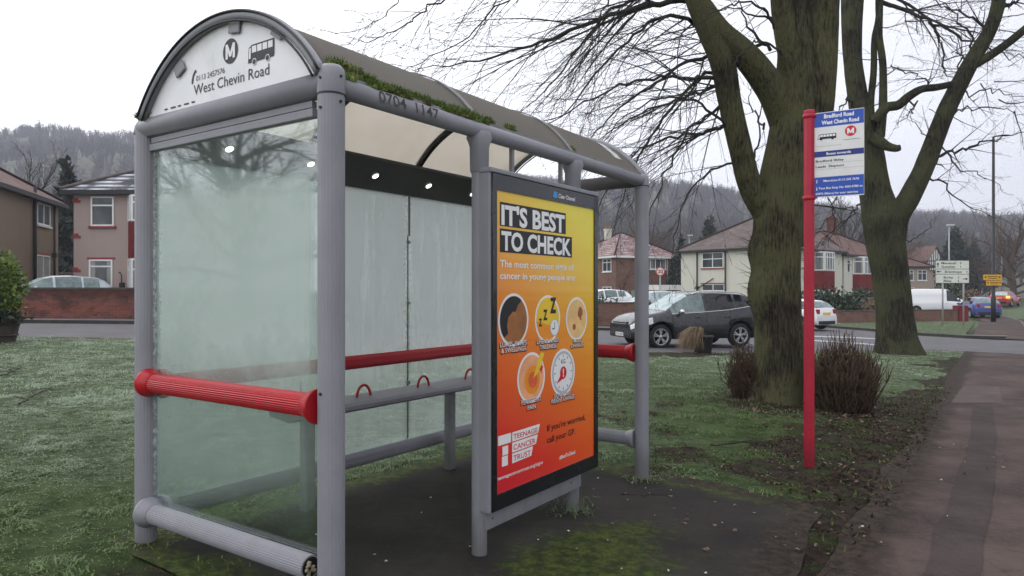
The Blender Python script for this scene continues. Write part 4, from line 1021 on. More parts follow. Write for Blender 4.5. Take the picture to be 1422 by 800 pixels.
G1 = [([(962, 0), (884, 9, -.4), (789, 45, -1), (690, 78, -1.6), (574, 98, -2.2)], .05, 16),
      ([(945, -20), (863, 8, -.2), (805, 62, -.5), (764, 120, -.9), (718, 160, -1.2)], .032, 14),
      ([(985, 40), (930, 22, -.3), (890, 40, -.5), (835, 92, -.7), (790, 150, -1), (735, 190, -1.4)], .036, 13),
      ([(992, 75), (945, 92, -.2), (890, 128, -.5), (835, 176, -.9), (800, 215, -1.2)], .034, 13),
      ([(1000, 92), (950, 128, .2), (905, 190, .3), (868, 262, .2), (850, 330, 0)], .034, 13),
      ([(1008, 118), (965, 130, .4), (915, 148, .8), (850, 180, 1), (800, 235, .9)], .034, 12),
      ([(1012, 140), (970, 165, -.2), (935, 215, -.5), (905, 290, -.7), (893, 345, -.8)], .028, 12),
      ([(1018, 170), (975, 185, .3), (930, 190, .6), (880, 215, .8), (838, 275, .7), (822, 330, .5)], .032, 12),
      ([(1003, 105), (960, 108, -.6), (915, 108, -1.2), (860, 118, -1.7), (800, 150, -2.1), (745, 172, -2.4)], .034, 13),
      ([(1030, 225), (990, 235, -.3), (955, 270, -.5), (938, 330, -.6), (930, 385, -.6)], .02, 9),
      ([(1022, 190), (985, 150, -.5), (930, 135, -.9), (870, 160, -1.2), (830, 205, -1.4)], .025, 10),
      ([(800, -40, -1.5), (735, -10, -1.6), (690, 12, -1.8), (640, 58, -2), (575, 90, -2.2), (548, 93, -2.3)], .014, 9),
      ([(640, -20, -2), (590, 15, -2.2), (560, 38, -2.3), (525, 53, -2.5), (480, 58, -2.6)], .013, 9),
      ([(560, -15, -2.2), (540, 15, -2.3), (510, 38, -2.4), (465, 47, -2.6)], .009, 6),
      ([(700, -20, -1.2), (672, 30, -1.3), (640, 66, -1.4), (600, 90, -1.5)], .010, 6),
      ([(860, -30, -1), (830, 30, -1.1), (812, 80, -1.2), (790, 120, -1.3)], .014, 8),
      ([(920, -30, .5), (860, 20, .8), (800, 100, 1), (760, 170, 1)], .02, 10),
      ([(1060, 60, .3), (1010, 75, .6), (985, 20, .8), (950, -20, 1)], .03, 5),
      ([(1075, 40, -.4), (1055, 10, -.6), (1020, 5, -.8), (985, 20, -1), (950, 60, -1.1)], .022, 9),
      ([(1070, 70, .5), (1045, 45, .6), (1030, 20, .7), (1022, -20, .9)], .03, 5),
      ([(1075, 28, .2), (1050, 22, .2), (1015, 12, .3), (992, 28, .4)], .022, 4),
      ([(1085, 75, -.3), (1070, 62, -.4), (1045, 62, -.6), (1020, 85, -.8), (1012, 110, -.9)], .02, 5),
      ([(1060, 180, .2), (1050, 160, .3), (1040, 140, .5), (1048, 110, .6)], .018, 4),
      ([(1040, 240, .3), (1052, 200, .5), (1056, 150, .6), (1064, 120, .6)], .022, 5),
      ([(1125, 250, .5), (1150, 275, .6), (1160, 310, .7), (1150, 340, .8)], .014, 7),
      ([(1130, 285, 1), (1190, 295, 2), (1150, 325, 2.5), (1122, 352, 3)], .014, 8)]
for P, r0, nk in G1: C.guide(pline(P, Y1), r0*1.05, .004, int(nk*1.15), 2, .13, .62, DL, minr=.0034)
for k in range(34):     # further sprays between the guided ones
    px = TR.uniform(930, 1020); py = TR.uniform(-40, 190); p = at(px, py, Y1+TR.uniform(-.3, .3)); ln = TR.uniform(1.2, 3.0)
    C.grow(p, Vector((-1, TR.uniform(-.7, .7), TR.uniform(-.5, .35))), ln, TR.uniform(.006, .013), 2, TR.uniform(.12, .3), .045, .0028)
for k in range(26):
    p = at(TR.uniform(600, 940), -30, Y1+TR.uniform(-2.5, 1)); C.grow(p, Vector((-.7, TR.uniform(-.5, .5), -.7)), TR.uniform(.8, 1.9), TR.uniform(.004, .008), 2, .15, .05, .0024)
for P in ([(1095, -60), (1010, -190), (900, -300), (760, -330, -1)], [(1130, -100, .2), (1180, -230, 1), (1260, -330, 1.4)], [(950, -90, -.4), (880, -200, -1), (780, -230, -1.6), (660, -170, -2)], [(1080, -120, -.5), (1050, -300, -1.2), (980, -420, -2)]):
    C.guide(pline(P, Y1), .10, .02, 9, 2, .1, .35, None, minr=.004)
for k in range(44):     # thorny side shoots along the trunk
    py = TR.choice((TR.uniform(330, 430), TR.uniform(330, 500))); sx = TR.choice((-1, -1, -1, 1)); C.grow(at(1079+sx*34, py, Y1-.05), Vector((sx, -.4, TR.uniform(-.1, .5))), TR.uniform(.1, .35), .006, 0, 0, .15)
o = C.big.build('limb', limbm, T1); rebase(o, T1); o = C.fine.build('twigs', twigm, T1, fixn=False, uv=False); rebase(o, T1)
# ---- the second tree, farther along the verge
Y2 = 20.6; T2 = thing('bare_tree', 'tall mossy tree with a forked trunk standing at the road corner beyond the red pole', 'tree', (at(1245, 487, Y2).x, Y2, gz(11.5, Y2)), group='big bare trees on the verge')
m = MB()
rough_limb(m, pline([(1246, 496), (1245, 470), (1242, 430), (1237, 385), (1230, 340), (1224, 300), (1215, 262), (1206, 205), (1194, 150), (1185, 90), (1183, 40), (1184, -20), (1182, -150), (1178, -320)], Y2),
           [.64, .55, .50, .49, .51, .51, .41, .38, .29, .25, .28, .32, .3, .2], 90, 16, .04, .07, .22, 3.0, [(at(1228, 305, Y2-.4), .5, .12)])
rough_limb(m, pline([(1238, 330), (1246, 300, -.1), (1264, 272, -.2), (1286, 226, -.3), (1308, 168, -.4), (1330, 122, -.5), (1352, 80, -.6), (1374, 42, -.7), (1386, 5, -.8), (1390, -45, -.9), (1400, -180, -1)], Y2), [.38, .33, .29, .255, .235, .225, .205, .18, .17, .15, .1], 56, 12, .05, .07, 0, 6.0)
rough_limb(m, pline([(1345, 95, -.5), (1374, 78, -.8), (1402, 58, -1), (1440, 28, -1.2), (1500, -10, -1.4)], Y2), [.12, .12, .11, .10, .07], 14, 6, .05, .05, 0, 8.0)
rough_limb(m, pline([(1213, 200, -.2), (1209, 150, -.2), (1213, 100, -.2), (1214, 55, -.2), (1220, 22, -.2), (1223, -50, -.1)], Y2), [.12, .10, .085, .08, .075, .07], 14, 6, .08, .08, 0, 11.0)
rough_limb(m, pline([(1222, 190, -.4), (1226, 150, -.4), (1226, 90, -.4), (1221, 50, -.4), (1221, 10, -.3), (1220, -60, -.2)], Y2), [.13, .11, .10, .09, .10, .08], 14, 6, .06, .07, 0, 12.0)
rough_limb(m, pline([(1215, 170, -.4), (1230, 150, -.5), (1247, 146, -.6), (1262, 134, -.7), (1280, 124, -.7), (1302, 121, -.6), (1328, 116, -.5)], Y2), [.16, .14, .13, .12, .11, .10, .09], 14, 6, .08, .10, 0, 14.0)
rough_limb(m, pline([(1212, 190, -.4), (1230, 202, -.7), (1243, 206, -.9), (1250, 205, -1.0)], Y2), [.17, .13, .10, .08], 14, 6, .08, .16, 0, 15.0)
o = m.build('trunk', barkB, T2); rebase(o, T2)
C = Crown()
G2 = [([(1289, 236, -.3), (1312, 214, -.6), (1350, 204, -1), (1395, 191, -1.4), (1450, 183, -1.7)], .06, 12),
      ([(1286, 240, -.2), (1315, 262, 0), (1350, 290, .2), (1420, 320, .5)], .035, 10),
      ([(1222, 2, 0), (1275, 22, -.2), (1330, 50, -.4), (1395, 72, -.6), (1440, 92, -.8)], .07, 14),
      ([(1240, -10, .4), (1290, 28, .3), (1350, 45, .2), (1430, 68, .1)], .05, 12),
      ([(1290, 30, -.2), (1308, 65, -.3), (1317, 100, -.3), (1322, 118, -.4)], .045, 8),
      ([(1328, 112, -.4), (1335, 75, -.2), (1320, 55, -.1), (1300, 40, 0)], .03, 8),
      ([(1375, 40, -.6), (1345, 22, -.3), (1305, 5, 0), (1270, -20, .2)], .05, 10),
      ([(1395, 8, -.8), (1415, -2, -1), (1450, -20, -1.2)], .06, 8),
      ([(1345, 95, -.5), (1390, 70, .2), (1430, 80, .6)], .03, 8),
      ([(1262, 134, -.7), (1268, 150, -.9), (1258, 165, -1), (1240, 180, -1)], .03, 6),
      ([(1300, 122, -.6), (1270, 105, -.9), (1240, 92, -1.2), (1228, 95, -1.3)], .03, 10),
      ([(1296, 195, -.3), (1275, 178, -.6), (1262, 155, -.8)], .02, 6),
      ([(1310, 165, -.4), (1345, 150, -.6), (1390, 150, -.8), (1430, 165, -1)], .035, 11),
      ([(1322, 135, -.4), (1365, 125, -.1), (1400, 135, .2), (1440, 140, .4)], .03, 11),
      ([(1300, 190, -.2), (1330, 230, 0), (1365, 245, .1), (1400, 270, .2)], .03, 9),
      ([(1200, 230, -.4), (1170, 262, -.8), (1150, 300, -1), (1125, 335, -1.2)], .035, 11),
      ([(1205, 275, -.5), (1178, 300, -.8), (1155, 330, -1), (1130, 350, -1.1)], .03, 11),
      ([(1194, 160, -.2), (1176, 140, -.4), (1166, 155, -.6), (1158, 172, -.7)], .04, 5),
      ([(1240, 330, -.5), (1268, 335, -.8), (1285, 320, -1), (1300, 300, -1.2)], .02, 7),
      ([(1355, 75, -.6), (1330, 20, -.4), (1290, -10, -.2)], .04, 9)]
for P, r0, nk in G2: C.guide(pline(P, Y2), r0, .006, nk, 2, .05, .42, None, minr=.0045, wob=.05)
for k in range(46):
    px = TR.uniform(1215, 1450); py = TR.uniform(-60, 160); p = at(px, py, Y2+TR.uniform(-1.5, 2.5))
    C.grow(p, Vector((TR.uniform(-1, 1), TR.uniform(-.7, .7), TR.uniform(-.6, .5))), TR.uniform(1, 2.6), TR.uniform(.012, .024), 2, .06, .13, .0045)
for P in ([(1184, -60), (1230, -220), (1330, -300)], [(1182, -150), (1120, -260), (1040, -330)], [(1395, -100, -1), (1460, -220, -1)], [(1180, -250), (1220, -420), (1260, -500)]):
    C.guide(pline(P, Y2), .14, .03, 9, 2, .05, .4, None, minr=.008)
o = C.big.build('limb', limbm, T2); rebase(o, T2); o = C.fine.build('twigs', twigm, T2, fixn=False, uv=False); rebase(o, T2)
# ---- clipped twiggy shrubs at the foot of the big tree
stemm = M('shrub_stem', (.062, .038, .024), .9, .5, 25)
def shrub_h(x, y, s): return .62+.75*float(vn(x*3.1+s*7, y*3.1+s*3))
def shrub(c, rx, ry, h, num, label, seed):
    r = random.Random(seed); root = thing('twiggy_shrub', label, 'shrub', (c[0], c[1], gz(*c)), group='clipped twiggy shrubs'); mb = MB()
    for _ in range(num):
        a = r.uniform(0, 6.28); q = sqrt(r.random()); bx, by = q*cos(a)*rx*.6, q*sin(a)*ry*.6
        hh = h*(1-.22*q*q)*r.uniform(.55, 1.12)*shrub_h(bx, by, seed); d = Vector((cos(a)*q*rx*.38+r.gauss(0, .07), sin(a)*q*ry*.38+r.gauss(0, .07), hh)); p = Vector((bx, by, -.05))
        pts = [p]
        for i in range(4): pts.append(p+d*(i+1)/4+Vector((r.gauss(0, .03), r.gauss(0, .03), r.gauss(0, .012))))
        mb.tube(pts, [.008, .0075, .0065, .0055, .004], 4, 0, True)
        for _ in range(5):
            i = r.randrange(1, 4); e = pts[i]+Vector((r.gauss(0, .06), r.gauss(0, .06), r.uniform(.06, .17))); mb.tube([pts[i], e], [.005, .0035], 3, 0, True)
    mb.build('stems', stemm, root, fixn=False, uv=False)
shrub((4.66, 9.85), .50, .48, 1.05, 620, 'broad clipped brown twiggy shrub to the right of the red bus stop pole', 3)
shrub((3.62, 10.75), .30, .36, .95, 280, 'narrow brown twiggy shrub against the left side of the mossy trunk', 4)
# ================= the red pole and its flag
PP = Vector((at(1123.5, 640, 6.45).x, 6.45, 0)); PP.z = gz(PP.x, PP.y)
BS = thing('bus_stop_sign', 'red bus stop pole carrying a blue and white flag beside the footpath', 'bus stop', tuple(PP))
redp = M('red_pole_paint', (.40, .014, .038), .42, .16, 3, 0, .05, grime=(.22, .010, .022), gs=2); aged(redp, (.20, .012, .022), .8, (.42, .17, .17))
m = MB(); m.tube([(0, 0, -.2), (0, 0, 3.14-PP.z)], .049, 8, 0, True, False); m.lathe([(.052, 3.13-PP.z), (.052, 3.15-PP.z), (.04, 3.16-PP.z), (.001, 3.162-PP.z)], 8, mi=0, sm=False); m.build('pole', redp, BS)
E1 = Vector((.337, -.205, 0)).normalized(); fz1 = 3.125-PP.z; fz0 = 2.352-PP.z; FW = .41; FH = fz1-fz0
O = E1*.045+Vector((0, 0, fz0)); X = E1; Y = Vector((0, 0, 1)); NN = X.cross(Y)
for z in (fz1-.02, fz0-.0): 
    m = MB(); m.lathe([(.052, z-.02), (.056, z-.018), (.056, z+.018), (.052, z+.02)], 12); m.box((.03, -.012, z-.008), (.07, .012, z+.008), 0, Matrix.Rotation(math.atan2(E1.y, E1.x), 4, 'Z')); m.build('bracket', redp, BS)
m = MB(); m.prism([O-NN*.004, O+X*FW-NN*.004, O+X*FW+Y*FH-NN*.004, O+Y*FH-NN*.004], NN*.006)
fb = M('flag_board', (.70, .70, .70), .4, .05, 6, grime=(.5, .5, .48)); flag = m.build('flag', fb, BS)
blue = M('flag_blue', (.018, .075, .42), .35, .06, 6); navy = M('flag_navy', (.012, .028, .20), .35, .06); wht = M('flag_white', (.80, .80, .80), .4, .03); blk = M('flag_ink', (.02, .02, .025), .5); rdm = M('flag_red', (.55, .012, .03), .4)
O2 = O+NN*.002; t = MB()
rect(t, O2, X, Y, .002, FH*(1-.172), FW-.002, FH-.006, 0, .0008); rect(t, O2, X, Y, .002, FH*(1-.525), FW-.002, FH*(1-.458), 1, .0008); rect(t, O2, X, Y, .002, .008, FW-.002, FH*(1-.762), 0, .0008)
def ft(s, x0, x1, y, h, mi, bold=.02): put_text(t, s, O2, X, Y, x0*FW, x1*FW, FH*(1-y), h, mi, bold, .0018)
ft('Bradford Road', .20, .80, .072, .034, 2, .035); ft('West Chevin Road', .15, .90, .145, .034, 2, .035)
FM = [blue, navy, wht, blk, rdm]
t.build('stop_name', FM, flag, uv=False); t = MB()
bx, by = .07*FW, FH*(1-.315)
shape(t, O2, X, Y, [(bx, by), (bx+.155, by), (bx+.155, by+.045), (bx+.02, by+.045), (bx+.005, by+.035)], 3, .0012)
for k in range(5): rect(t, O2, X, Y, bx+.022+k*.026, by+.020, bx+.043+k*.026, by+.039, 2, .0018)
shape(t, O2, X, Y, [(bx+.004, by+.006), (bx+.016, by+.006), (bx+.018, by+.036), (bx+.008, by+.033)], 2, .0018)
for x in (.03, .125): disc(t, O2, X, Y, bx+x, by, .011, 3, .0018, 14)
t.build('bus_emblem', FM, flag, uv=False); t = MB()
disc(t, O2, X, Y, .735*FW, FH*(1-.250), .047, 4, .0012, 30); emblem_m(t, O2, X, Y, .735*FW, FH*(1-.250), .056, .050, 2, .002)
t.build('round_emblem', FM, flag, uv=False); t = MB()
ft('METRO', .60, .92, .352, .008, 3, 0); rect(t, O2, X, Y, .02*FW, FH*(1-.40), .55*FW, FH*(1-.40)+.0015, 3, .001)
t.build('small_print', FM, flag, uv=False); t = MB()
ft('Buses towards', .25, .74, .505, .022, 2, .02)
ft('Bradford', .03, .36, .585, .020, 3, .015); ft('Ilkley', .40, .60, .585, .020, 3, .015); ft('Leeds', .03, .24, .650, .020, 3, .015); ft('Skipton', .29, .60, .650, .020, 3, .015)
for y in (.605, .672): rect(t, O2, X, Y, .02*FW, FH*(1-y), .98*FW, FH*(1-y)+.001, 3, .001)
put_text(t, 'i', O2, X, Y, .045*FW, .062*FW, FH*(1-.828), .030, 2, .05, .002); put_text(t, 'i', O2, X, Y, .045*FW, .062*FW, FH*(1-.915), .028, 2, .05, .002)
ft('MetroLine 0113 245 7676', .19, .90, .82, .019, 2, .02); ft('Text Bus Stop No 45014780 to', .09, .97, .905, .019, 2, .02); ft('63876 (Metro) for your next bus', .03, .88, .968, .018, 2, .02)
t.build('lettering', [blue, navy, wht, blk, rdm], flag, uv=False)
# ================= cars
def carpaint(name, c, rough=.3, frost=0, dirt=.5):
    m, nt = newmat(name); n = N(nt); co = n('TexCoord').outputs['Object']
    d = n.ss(n.noise(co, 2.5, 6, .7), .4, .75)
    nz = n('SeparateXYZ', ins={0: n('NewGeometry').outputs['Normal']}).outputs[2]; oz = n('SeparateXYZ', ins={0: co}).outputs[2]
    low = n.math('SUBTRACT', 1, n.ss(n.math('ADD', oz, n.math('MULTIPLY', d, .25)), .15, .75))
    cc = n.mix(n.math('MULTIPLY', low, dirt), c, (.10, .09, .08))
    if frost: cc = n.mix(n.math('MULTIPLY', n.math('MULTIPLY', n.ss(nz, .86, .985), n.ss(n.noise(co, 6, 6, .7), .25, .6)), frost), cc, (.50, .52, .56))
    n.out(n.bsdf(cc, n.math('ADD', rough, n.math('MULTIPLY', d, .2)), 0, None, coat=.5)); return m
tyre = M('tyre_rubber', (.016, .016, .017), .85, .3, 8); alloy = M('wheel_alloy', (.42, .42, .44), .35, .15, 9, .5, grime=(.08, .07, .06), gs=5)
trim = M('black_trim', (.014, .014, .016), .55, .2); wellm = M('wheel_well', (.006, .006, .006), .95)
cgl = glass_mat('car_glass_dark', (.006, .008, .009), .05); cgf = glass_mat('car_glass_frosted', (.10, .14, .14), .1, .8); cgt = glass_mat('car_glass_green', (.055, .085, .082), .06, .25)
hl = M('headlight_lens', (.55, .57, .6), .1, .2, 14, .3); tl_ = M('tail_light_lens', (.30, .012, .016), .15, .25, 10); chrome = M('chrome_strip', (.6, .6, .62), .2, .1, 5, .9)
platew = M('plate_white', (.70, .70, .70), .5, .1); platey = M('plate_yellow', (.72, .50, .06), .5, .1); inkp = M('plate_ink', (.03, .03, .03), .5)
def lit(name, c, s):
    m, nt = newmat(name); n = N(nt); n.out(n('Emission', ins={'Color': c+(1,), 'Strength': s}).outputs[0]); return m
amber = lit('indicator_lit', (1, .42, .05), 3.0); redlit = lit('tail_light_lit', (1, .03, .04), 1.3)
def car(root, S, paint, gl=None, glw=None, glr=None, lights=None, detail=2, plate_r='y'):
    L, Wd, rw = S['L'], S['W'], S['rw']; zs = S.get('zs', .24); gl = gl or cgl; glw = glw or gl; glr = glr or gl
    top = S['top']; belt = S['belt']
    xs = sorted(set([-L/2, -L/2+.02, -L/2+.06, -L/2+.12, -L/2+.2, L/2, L/2-.02, L/2-.06, L/2-.12, L/2-.2]+list(np.linspace(-L/2+.28, L/2-.28, 40))+[x+s*(rw+.07)*k for x in S['wx'] for s in (-1, 1) for k in (.999, .97, .9, .8, .6, .3)]+[q for r_ in S['side'] for q in r_]+list(S['ws'])+list(S['rs'])))
    ip = lambda P, x: float(np.interp(x, [p[0] for p in P], [p[1] for p in P]))
    rings = []
    for x in xs:
        e = max(0, (abs(x)-(L/2-.55))/.55); w = Wd/2*(1-(.20 if x > 0 else .14)*e**2.2)
        zt = ip(top, x); zbl = min(ip(belt, x), zt-.012); g = zt-zbl; zb = zs+(.05*e if abs(x) > L/2-.3 else 0)
        for wx in S['wx']:
            q = (rw+.07)**2-(x-wx)**2
            if q > 0: zb = max(zb, rw+sqrt(q)*.99)
        k = min(1, g/.36); wr = w*.90*(1-k)+Wd/2*S.get('roofw', .70)*k
        z3 = max(zs+.34*(zbl-zs), zb+.035); z4 = max(zs+.72*(zbl-zs), z3+.02); z5 = max(zbl-.045, z4+.012); z6 = max(zbl, z5+.01)
        z8 = max(zt-.05*k-.006, z6+.004); z10 = max(zt, z8+.006)
        rings.append([(0, zb), (.80*w, zb), (.985*w, zb+.012), (w, z3), (.995*w, z4), (.968*w, z5), (.935*w, z6), (.5*(.935*w+wr)+.014*k, .5*(z6+z8)), (wr, z8), (.80*wr, z10-.012), (.42*wr, z10), (0, z10+.006*k)])
    nr = 12; body = MB(); G = {}
    for i, x in enumerate(xs):
        for (y, z) in rings[i]: body.v.append((x, y, z))
        for (y, z) in rings[i]: body.v.append((x, -y, z))
    def face(i, k, s):
        o = i*24+(0 if s > 0 else 12); o2 = (i+1)*24+(0 if s > 0 else 12)
        return (o+k, o+k+1, o2+k+1, o2+k)
    def put(key, i, k, s, off=.006):
        mb = G.setdefault(key, MB()); f = face(i, k, s); vs = [Vector(body.v[q]) for q in f]
        c = (vs[0]+vs[1]+vs[2]+vs[3])/4; nn = (vs[2]-vs[0]).cross(vs[3]-vs[1]); nn = nn.normalized() if nn.length > 1e-9 else Vector((0, 0, 1))
        if nn.dot(c-Vector((c.x*.8, 0, .6))) < 0: nn = -nn
        mb.add([q+nn*off for q in vs], [(0, 1, 2, 3)], 0, True)
    for i in range(len(xs)-1):
        xm = (xs[i]+xs[i+1])/2
        for s in (1, -1):
            for k in range(11):
                if k in (6, 7):
                    hit = [j for j, (a, b) in enumerate(S['side']) if a < xm < b]
                    if hit: put(('side_window', hit[0], s), i, k, s, .002)
                if k >= 8:
                    if S['ws'][0] < xm < S['ws'][1]: put(('windscreen', 0, 0), i, k, s, .002)
                    if S['rs'][0] < xm < S['rs'][1]: put(('rear_window', 0, 0), i, k, s, .002)
                if k in (4, 5) and xm > S['hl'] and k >= S.get('hlk', 4): put(('headlight', 0, s), i, k, s, .006)
                if k in S.get('tlk', (4, 5)) and xm < S['tl']: put(('tail_light', 0, s), i, k, s, .006)
                mi = 1 if (k <= 1 or (k == 2 and S.get('clad'))) else 0
                body.f.append(face(i, k, s)); body.mi.append(mi); body.sm.append(True)
    for i, fl in ((0, 1), (len(xs)-1, -1)):
        o = i*24; body.f.append(tuple([o+k for k in range(12)]+[o+12+k for k in range(11, -1, -1)])[::fl]); body.mi.append(0); body.sm.append(False)
    bo = body.build('body', [paint, trim], root, uv=False)
    bm = bmesh.new(); bm.from_mesh(bo.data); bmesh.ops.remove_doubles(bm, verts=bm.verts[:], dist=.0004); bmesh.ops.recalc_face_normals(bm, faces=bm.faces[:]); bm.to_mesh(bo.data); bm.free()
    mm_ = {'side_window': gl, 'windscreen': glw, 'rear_window': glr, 'headlight': hl, 'tail_light': lights or tl_}
    for (nm, j, s), mb in G.items(): mb.build(nm, mm_[nm], root, uv=False)
    # front and rear furniture
    fx = L/2; zg = S.get('grille', (.42, .62)); m = MB()
    m.box((fx-.05, -Wd*.27, zg[0]), (fx+.012, Wd*.27, zg[1]), 0, None, .01); m.box((fx-.05, -Wd*.36, zs+.06), (fx+.01, Wd*.36, zs+.15), 0, None, .01); m.build('grille', trim, root, uv=False)
    if detail > 1:
        for z in (zg[1]-.015, (zg[0]+zg[1])/2+.02):
            m = MB(); m.box((fx+.008, -Wd*.26, z-.012), (fx+.022, Wd*.26, z+.012), 0, None, .004); m.build('grille_bar', chrome, root, uv=False)
    m = MB(); m.box((fx+.010, -.26, .36), (fx+.024, .26, .47)); pf = m.build('number_plate', platew, root, uv=False)
    m = MB(); m.box((-fx-.016, -.26, S.get('pz', .62)), (-fx+.03, .26, S.get('pz', .62)+.11)); m.build('number_plate', platey, root, uv=False)
    for s in (1, -1):
        m = MB(); m.box((-fx-.004, -Wd*.36, zs+.05), (-fx+.05, Wd*.36, zs+.24), 0, None, .02) if s > 0 else None
        if s > 0: m.build('bumper', trim, root, uv=False)
        if S.get('vlight'):
            m = MB(); m.box((-fx-.006, s*Wd*.345-.10, S['vlight'][0]), (-fx+.12, s*Wd*.345+.10, S['vlight'][1]), 0, None, .03); m.build('tail_light', lights or tl_, root, uv=False)
    # wheels
    for wx in S['wx']:
        for s in (1, -1):
            yo = s*(Wd/2-.015); t = MB(); wd = -s*.21
            t.lathe([(rw*.66, 0), (rw*.70, s*.006), (rw*.93, s*.002), (rw, -s*.025), (rw, wd+s*.02), (rw*.93, wd), (rw*.6, wd)], 30, (wx, yo, rw), 'y'); wo = t.build('wheel', tyre, root, uv=False)
            r = MB(); r.lathe([(rw*.70, -s*.004), (rw*.68, s*.006), (rw*.63, -s*.008), (rw*.60, -s*.05)], 30, (wx, yo, rw), 'y')
            ns = 5
            for q in range(ns):
                for dq in (-.16, .16):
                    a = 2*pi*(q+.25)/ns+dq; a2 = 2*pi*(q+.25)/ns+dq*.55
                    p0 = Vector((wx+cos(a2)*rw*.12, yo-s*.012, rw+sin(a2)*rw*.12)); p1 = Vector((wx+cos(a)*rw*.64, yo-s*.006, rw+sin(a)*rw*.64)); tq = Vector((-sin(a), 0, cos(a)))*rw*.045
                    r.prism([p0-tq, p0+tq, p1+tq*1.1, p1-tq*1.1], (0, -s*.02, 0))
            r.lathe([(.001, s*.002), (rw*.15, 0), (rw*.16, -s*.02)], 14, (wx, yo, rw), 'y'); r.build('rim', alloy, wo, uv=False)
            b = MB(); b.lathe([(rw*.63, -s*.055), (.001, -s*.056)], 20, (wx, yo, rw), 'y'); b.build('brake_disc', wellm, wo, uv=False)
    # inner wheel wells, mirrors
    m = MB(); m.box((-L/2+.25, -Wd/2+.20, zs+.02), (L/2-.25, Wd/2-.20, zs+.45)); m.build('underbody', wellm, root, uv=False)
    mx = S.get('mirror')
    if mx:
        for s in (1, -1):
            m = MB(); m.ball((mx[0], s*(Wd/2+.085), mx[1]), (.07, .11, .075), 0, 12, 8); m.box((mx[0]-.02, min(s*(Wd/2-.1), s*(Wd/2+.05)), mx[1]-.05), (mx[0]+.03, max(s*(Wd/2-.1), s*(Wd/2+.05)), mx[1]-.02), 1)
            m.build('mirror', [S.get('mirmat', paint), trim], root, uv=False)
    if detail > 1:
        def seam(x, k0, k1):
            i = min(range(len(xs)), key=lambda q: abs(xs[q]-x)); return [(xs[i], rings[i][k][0]+.003, rings[i][k][1]) for k in range(k0, k1+1)]
        for x in S.get('seams', ()):
            for s in (1, -1):
                m = MB(); m.tube([(a, s*b, c) for a, b, c in seam(x, 2, 6)], .004, 4); m.build('door_seam', wellm, root, uv=False)
        for x in S.get('handles', ()):
            for s in (1, -1):
                m = MB(); m.box((x-.1, s*(Wd/2)-.02, S['hz']-.015), (x+.1, s*(Wd/2)+.022, S['hz']+.015), 0, None, .01); m.build('door_handle', paint, root, uv=False)
        if S.get('rail'):
            for s in (1, -1):
                m = MB(); zr = [S['rail'][0]+(S['rail'][1]-S['rail'][0])*k/8 for k in range(9)]
                m.tube([(x, s*Wd/2*.665, ip(top, x)+(.012 if 0 < k < 8 else -.03)) for k, x in enumerate(zr)], .016, 6); m.build('roof_rail', S.get('railmat', chrome), root, uv=False)
        if S.get('waist'):
            for s in (1, -1):
                m = MB(); pts = []
                for i, x in enumerate(xs):
                    if S['waist'][0] <= x <= S['waist'][1]: pts.append((x, s*(rings[i][6][0]+.006), rings[i][6][1]+.002))
                m.tube(pts, .017, 5); m.build('window_strip', chrome, root, uv=False)
    return pf
SUV = dict(L=4.52, W=1.86, rw=.36, zs=.27, wx=(1.36, -1.33), roofw=.69, clad=1,
           top=[(-2.26, .72), (-2.20, 1.02), (-2.10, 1.18), (-1.98, 1.40), (-1.85, 1.56), (-1.5, 1.645), (-.6, 1.69), (.0, 1.675), (.35, 1.62), (.75, 1.42), (1.15, 1.14), (1.25, 1.10), (1.7, 1.03), (2.0, .95), (2.16, .86), (2.26, .74)],
           belt=[(-2.26, .70), (-2.15, 1.08), (-1.9, 1.27), (-1.5, 1.21), (-.9, 1.13), (0, 1.07), (1.0, 1.02), (1.25, 1.0), (2.0, .86), (2.26, .70)],
           side=[(-1.86, -1.22), (-1.14, -.20), (-.12, .98)], ws=(.36, 1.14), rs=(-2.12, -1.86), hl=1.62, tl=-1.86, mirror=(.72, 1.10), seams=(-1.0, -.16, .98), handles=(-.85, .12), hz=.92, rail=(-1.7, .2), waist=(-1.75, 1.0), grille=(.62, .80), pz=.80)
c = on(951, 21.9); t = thing('parked_car', 'dark grey sport utility car parked on the side road behind the dead planter', 'car', (c.x+.05, c.y, gz(c.x, c.y)-.01), R(196), 'parked cars')
SUV['mirmat'] = chrome
pf = car(t, SUV, carpaint('dark_grey_paint', (.013, .014, .018), .2, .08, .18), cgl, cgf, cgl)
T = MB(); put_text(T, 'YF13 OXG', Vector((2.2846, 0, .415)), Vector((0, 1, 0)), Vector((0, 0, 1)), -.22, .22, -.035, .07, 0, .02, .0006); T.build('lettering', inkp, pf, uv=False)
for o in t.children:
    if o.name.startswith('side_window') and sum(v.co.x for v in o.data.vertices)/len(o.data.vertices) > .2: o.data.materials[0] = cgt
HATCH = dict(L=4.25, W=1.80, rw=.32, zs=.22, wx=(1.30, -1.28), roofw=.68,
             top=[(-2.12, .70), (-2.06, 1.0), (-1.95, 1.12), (-1.75, 1.32), (-1.5, 1.41), (-.6, 1.48), (.0, 1.46), (.35, 1.38), (1.05, 1.0), (1.2, .96), (1.7, .88), (1.98, .78), (2.12, .62)],
             belt=[(-2.12, .68), (-2.0, .98), (-1.5, 1.0), (0, .93), (1.0, .89), (1.7, .76), (2.12, .58)],
             side=[(-1.55, -1.0), (-.93, -.05), (.03, .9)], ws=(.37, 1.03), rs=(-2.0, -1.6), hl=1.7, tl=-1.88, mirror=(.62, .98), seams=(-.97, 0, .9), handles=(-.75, .2), hz=.84, grille=(.50, .64), tlk=(), vlight=(.78, 1.0), pz=.74)
